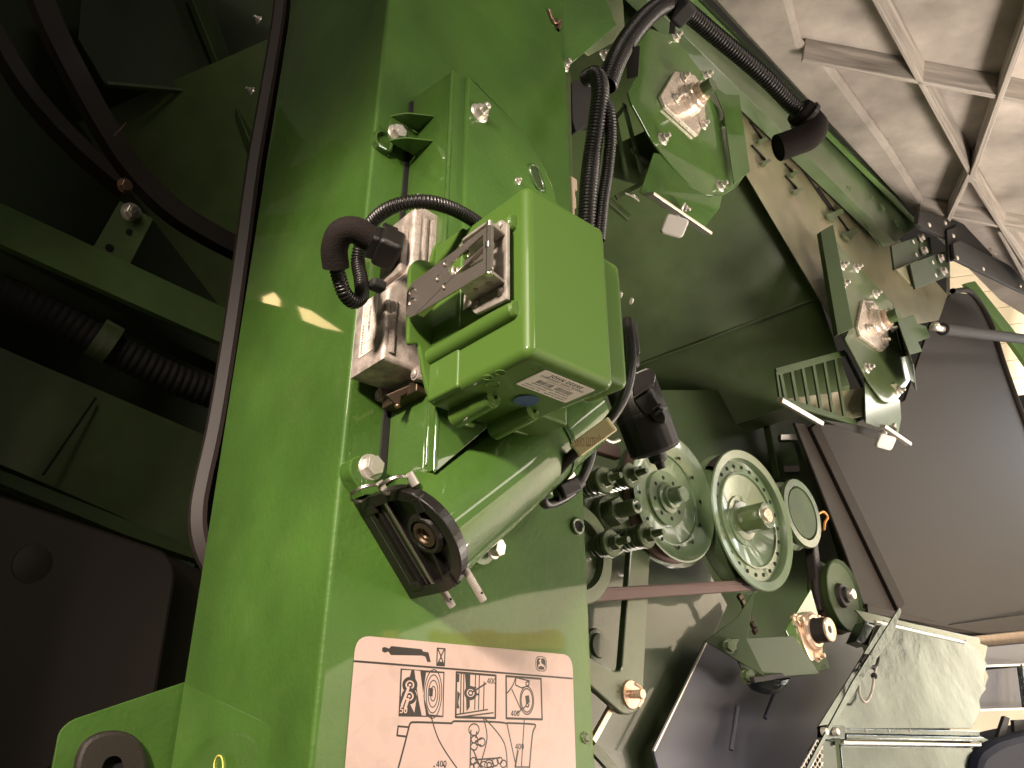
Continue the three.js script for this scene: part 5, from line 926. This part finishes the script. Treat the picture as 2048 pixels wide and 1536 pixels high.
// ───────────── dark left side ─────────────
{
  const t = thing('added_partition', 'added unseen partition behind the green leg that keeps light off the left interior', 'partition', V(0.72, 1, -0.84));
  add(t, 'sheet', plate([V(0.72, 0.3, -0.84), V(0.86, 0.3, -2.5), V(0.86, 4.4, -2.5), V(0.72, 4.4, -0.84)], V(-0.996, 0, -0.084), 0.01), greenOld);  // unseen sheet, put in to stop hall light reaching the left interior
  const u = thing('added_side_sheet', 'added green sheet left of the view that keeps light out of the interior', 'outer side', V(-1.5, 0.4, -1.25));
  add(u, 'sheet', plate([V(-3.2, 0.4, -1.25), V(-0.22, 0.4, -1.25), V(-0.22, 4.2, -1.25), V(-3.2, 4.2, -1.25)], NZ, 0.02), green);  // out of view, put in to block lamp spill into the interior
}
{
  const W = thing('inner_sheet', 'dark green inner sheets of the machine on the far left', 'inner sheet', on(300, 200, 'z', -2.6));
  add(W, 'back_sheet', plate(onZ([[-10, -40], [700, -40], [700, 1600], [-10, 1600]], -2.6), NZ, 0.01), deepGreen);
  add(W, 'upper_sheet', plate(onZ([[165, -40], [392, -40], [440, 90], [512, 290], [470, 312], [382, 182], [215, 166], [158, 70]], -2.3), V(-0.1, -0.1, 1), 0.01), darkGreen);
  add(W, 'upper_edge', bar(on(212, 168, 'z', -2.29), on(384, 184, 'z', -2.29), 0.012, 0.02, NZ), greyGreen);
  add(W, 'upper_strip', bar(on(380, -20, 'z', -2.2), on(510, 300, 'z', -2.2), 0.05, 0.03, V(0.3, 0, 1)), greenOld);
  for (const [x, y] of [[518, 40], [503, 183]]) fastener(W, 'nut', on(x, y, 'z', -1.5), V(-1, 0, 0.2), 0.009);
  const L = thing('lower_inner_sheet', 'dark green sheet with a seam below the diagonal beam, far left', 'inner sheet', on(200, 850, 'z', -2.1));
  add(L, 'sheet', plate(onZ([[-10, 690], [440, 880], [430, 1120], [250, 1030], [-10, 918]], -2.1), V(0, -0.2, 1), 0.01), greyGreen);
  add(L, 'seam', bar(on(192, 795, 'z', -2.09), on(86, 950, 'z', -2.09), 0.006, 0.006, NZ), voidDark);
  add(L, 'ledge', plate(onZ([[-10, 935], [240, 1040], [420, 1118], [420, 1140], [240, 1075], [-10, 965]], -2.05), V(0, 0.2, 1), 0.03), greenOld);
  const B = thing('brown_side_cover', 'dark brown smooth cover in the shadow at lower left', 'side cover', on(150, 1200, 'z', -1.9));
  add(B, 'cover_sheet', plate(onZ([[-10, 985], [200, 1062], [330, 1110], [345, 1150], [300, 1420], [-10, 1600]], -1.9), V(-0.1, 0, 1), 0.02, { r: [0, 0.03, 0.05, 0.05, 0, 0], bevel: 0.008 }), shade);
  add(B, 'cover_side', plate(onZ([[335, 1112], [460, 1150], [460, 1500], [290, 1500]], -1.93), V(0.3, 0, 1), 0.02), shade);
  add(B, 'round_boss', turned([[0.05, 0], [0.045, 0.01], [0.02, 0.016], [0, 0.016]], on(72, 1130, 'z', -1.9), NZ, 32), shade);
}
{
  const z = -2.0, t = thing('diagonal_beam', 'dark green channel beam crossing the left side with a drilled lug', 'beam', on(220, 560, 'z', z));
  add(t, 'beam_web', plate(onZ([[-10, 400], [470, 665], [470, 745], [-10, 495]], z), V(-0.1, 0.15, 1), 0.02, { r: 0.006 }), beamGreen);
  add(t, 'beam_flange', plate(onZ([[-10, 497], [470, 747], [470, 775], [-10, 540]], z - 0.03), V(0, -0.6, 1), 0.01), greenOld);
  const lug = add(t, 'lug', plate(onZ([[240, 402], [306, 440], [250, 548], [178, 508]], z - 0.01), V(-0.1, 0, 1), 0.01, { r: 0.004 }), beamGreen);
  for (const [x, y] of [[259, 466], [219, 496]]) add(lug, 'lug_hole', turned([[0, 0.003], [0.011, 0.003], [0.011, 0], [0, 0]], on(x, y, 'z', z - 0.008), NZ, 18), voidDark);
  fastener(t, 'nut', on(263, 426, 'z', z - 0.005), V(0.1, -0.2, 1), 0.022);
  const c = thing('ribbed_conduit', 'dark ribbed conduit with a clamp running under the diagonal beam', 'conduit', on(200, 660, 'z', -2.05));
  add(c, 'corrugated_tube', hose(onZ([[-20, 575], [100, 630], [210, 690], [330, 750], [460, 800]], -2.05), 0.045, 0.02, 0.12), blackMatt);
  add(c, 'clamp', rod(on(190, 672, 'z', -2.03), on(226, 692, 'z', -2.03), 0.055, 24), greyGreen);
}
{
  const p = onZ([[70, -30], [105, 60], [150, 150], [205, 250], [262, 338], [340, 418], [420, 470], [520, 520]], -1.95);
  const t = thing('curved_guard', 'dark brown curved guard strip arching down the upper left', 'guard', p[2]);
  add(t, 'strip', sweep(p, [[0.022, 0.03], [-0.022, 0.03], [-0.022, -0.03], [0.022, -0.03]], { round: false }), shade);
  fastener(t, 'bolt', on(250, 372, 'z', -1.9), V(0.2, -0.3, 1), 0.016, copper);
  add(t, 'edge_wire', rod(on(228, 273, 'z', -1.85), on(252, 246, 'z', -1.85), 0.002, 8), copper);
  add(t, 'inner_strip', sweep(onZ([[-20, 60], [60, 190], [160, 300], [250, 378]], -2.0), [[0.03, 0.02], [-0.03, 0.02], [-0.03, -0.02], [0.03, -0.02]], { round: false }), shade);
}
{
  const z = -1.33, p = onZ([[569, -30], [562, 40], [538, 190], [513, 335], [491, 500], [464, 690], [434, 870], [413, 965], [405, 1010], [404, 1055], [414, 1100], [440, 1150]], z);
  const t = thing('vee_belt', 'brown vee belt running down behind the left edge of the leg', 'belt', p[4]);
  const sec = [[0.019, 0.012], [0.012, -0.014], [-0.012, -0.014], [-0.019, 0.012]];
  const q = p.map((v) => v.clone()), c = new THREE.CatmullRomCurve3(q, false, 'centripetal');
  // swept by hand so that the section does not twist: across = in the plane of the belt loop, deep = z
  const N = 160, geo = []; for (let i = 0; i < N; i++) { const a = c.getPoint(i / N), b = c.getPoint((i + 1) / N); geo.push([a, b]); }
  const pos = [], uv = [], prof = [[-0.021, 0.006], [-0.004, 0.014], [0.004, 0.014], [0.021, -0.004], [0.018, -0.016], [-0.018, -0.016]];
  const ringAt = (i) => { const a = c.getPoint(i / N), d = c.getTangent(i / N), x = NZ.clone().cross(d).normalize().negate(); return prof.map(([u, v]) => a.clone().addScaledVector(x, -u).addScaledVector(NZ, v)); };
  for (let i = 0; i < N; i++) { const A = ringAt(i), B = ringAt(i + 1), m = prof.length; for (let j = 0; j < m; j++) { const k = (j + 1) % m; for (const v of [A[j], B[j], A[k], B[j], B[k], A[k]]) { pos.push(v.x, v.y, v.z); uv.push(j * 0.02, i * 0.01); } } }
  const g = new THREE.BufferGeometry(); g.setAttribute('position', new THREE.Float32BufferAttribute(pos, 3)); g.setAttribute('uv', new THREE.Float32BufferAttribute(uv, 2)); g.computeVertexNormals();
  void sec; void geo; add(t, 'belt_band', g, rubber);
  const pc = on(520, 1000, 'z', z - 0.01), w = thing('pulley_wheel', 'thin rim of a belt wheel just showing behind the leg', 'wheel', pc);
  add(w, 'rim', turned([[0.085, -0.02], [0.1, -0.018], [0.102, 0], [0.1, 0.006], [0.09, 0.006], [0, 0.0]], pc, NZ, 60), galva);
}
// bracket with the black grip at the bottom left
{
  const z = -1.238, t = thing('handle_bracket', 'green bracket plate with a black oval grip at the lower left of the leg', 'bracket', on(250, 1480, 'z', z));
  add(t, 'bracket_plate', plate(onZ([[376, 1362], [142, 1440], [118, 1462], [92, 1600], [345, 1600]], z), NZ, 0.005, { r: [0, 0.02, 0.02, 0, 0], bevel: 0.0015, holes: [] }), green);
  const outer = [[148, 1600], [152, 1520], [170, 1480], [205, 1462], [245, 1460], [278, 1474], [296, 1510], [304, 1600]], inner = [[192, 1590], [194, 1530], [208, 1508], [232, 1500], [250, 1508], [258, 1535], [262, 1590]];
  add(t, 'grip', plate(onZ(outer, z + 0.016), NZ, 0.018, { r: 0.03, bevel: 0.006, holes: [onZ(inner, z + 0.016)], holeR: 0.012, seg: 8 }), rubber);
  add(t, 'grip_opening', plate(onZ(inner, z + 0.003), NZ, 0.002, { r: 0.012 }), voidDark);
}
{
  const t = thing('yellow_ring_mark', 'small yellow outlined mark on the leg near the bottom edge', 'mark', onX([[437, 1525]], XC - 0.001)[0]);
  add(t, 'yellow_outline', sweep(onX([[430, 1548], [428, 1530], [432, 1516], [438, 1511], [444, 1517], [446, 1532], [444, 1548]], XC - 0.001), ring(0.0011, 6)), mat(0.75, 0.65, 0.15));  // thin yellow outline laid on the leg face
}

renderer.render(scene, camera);
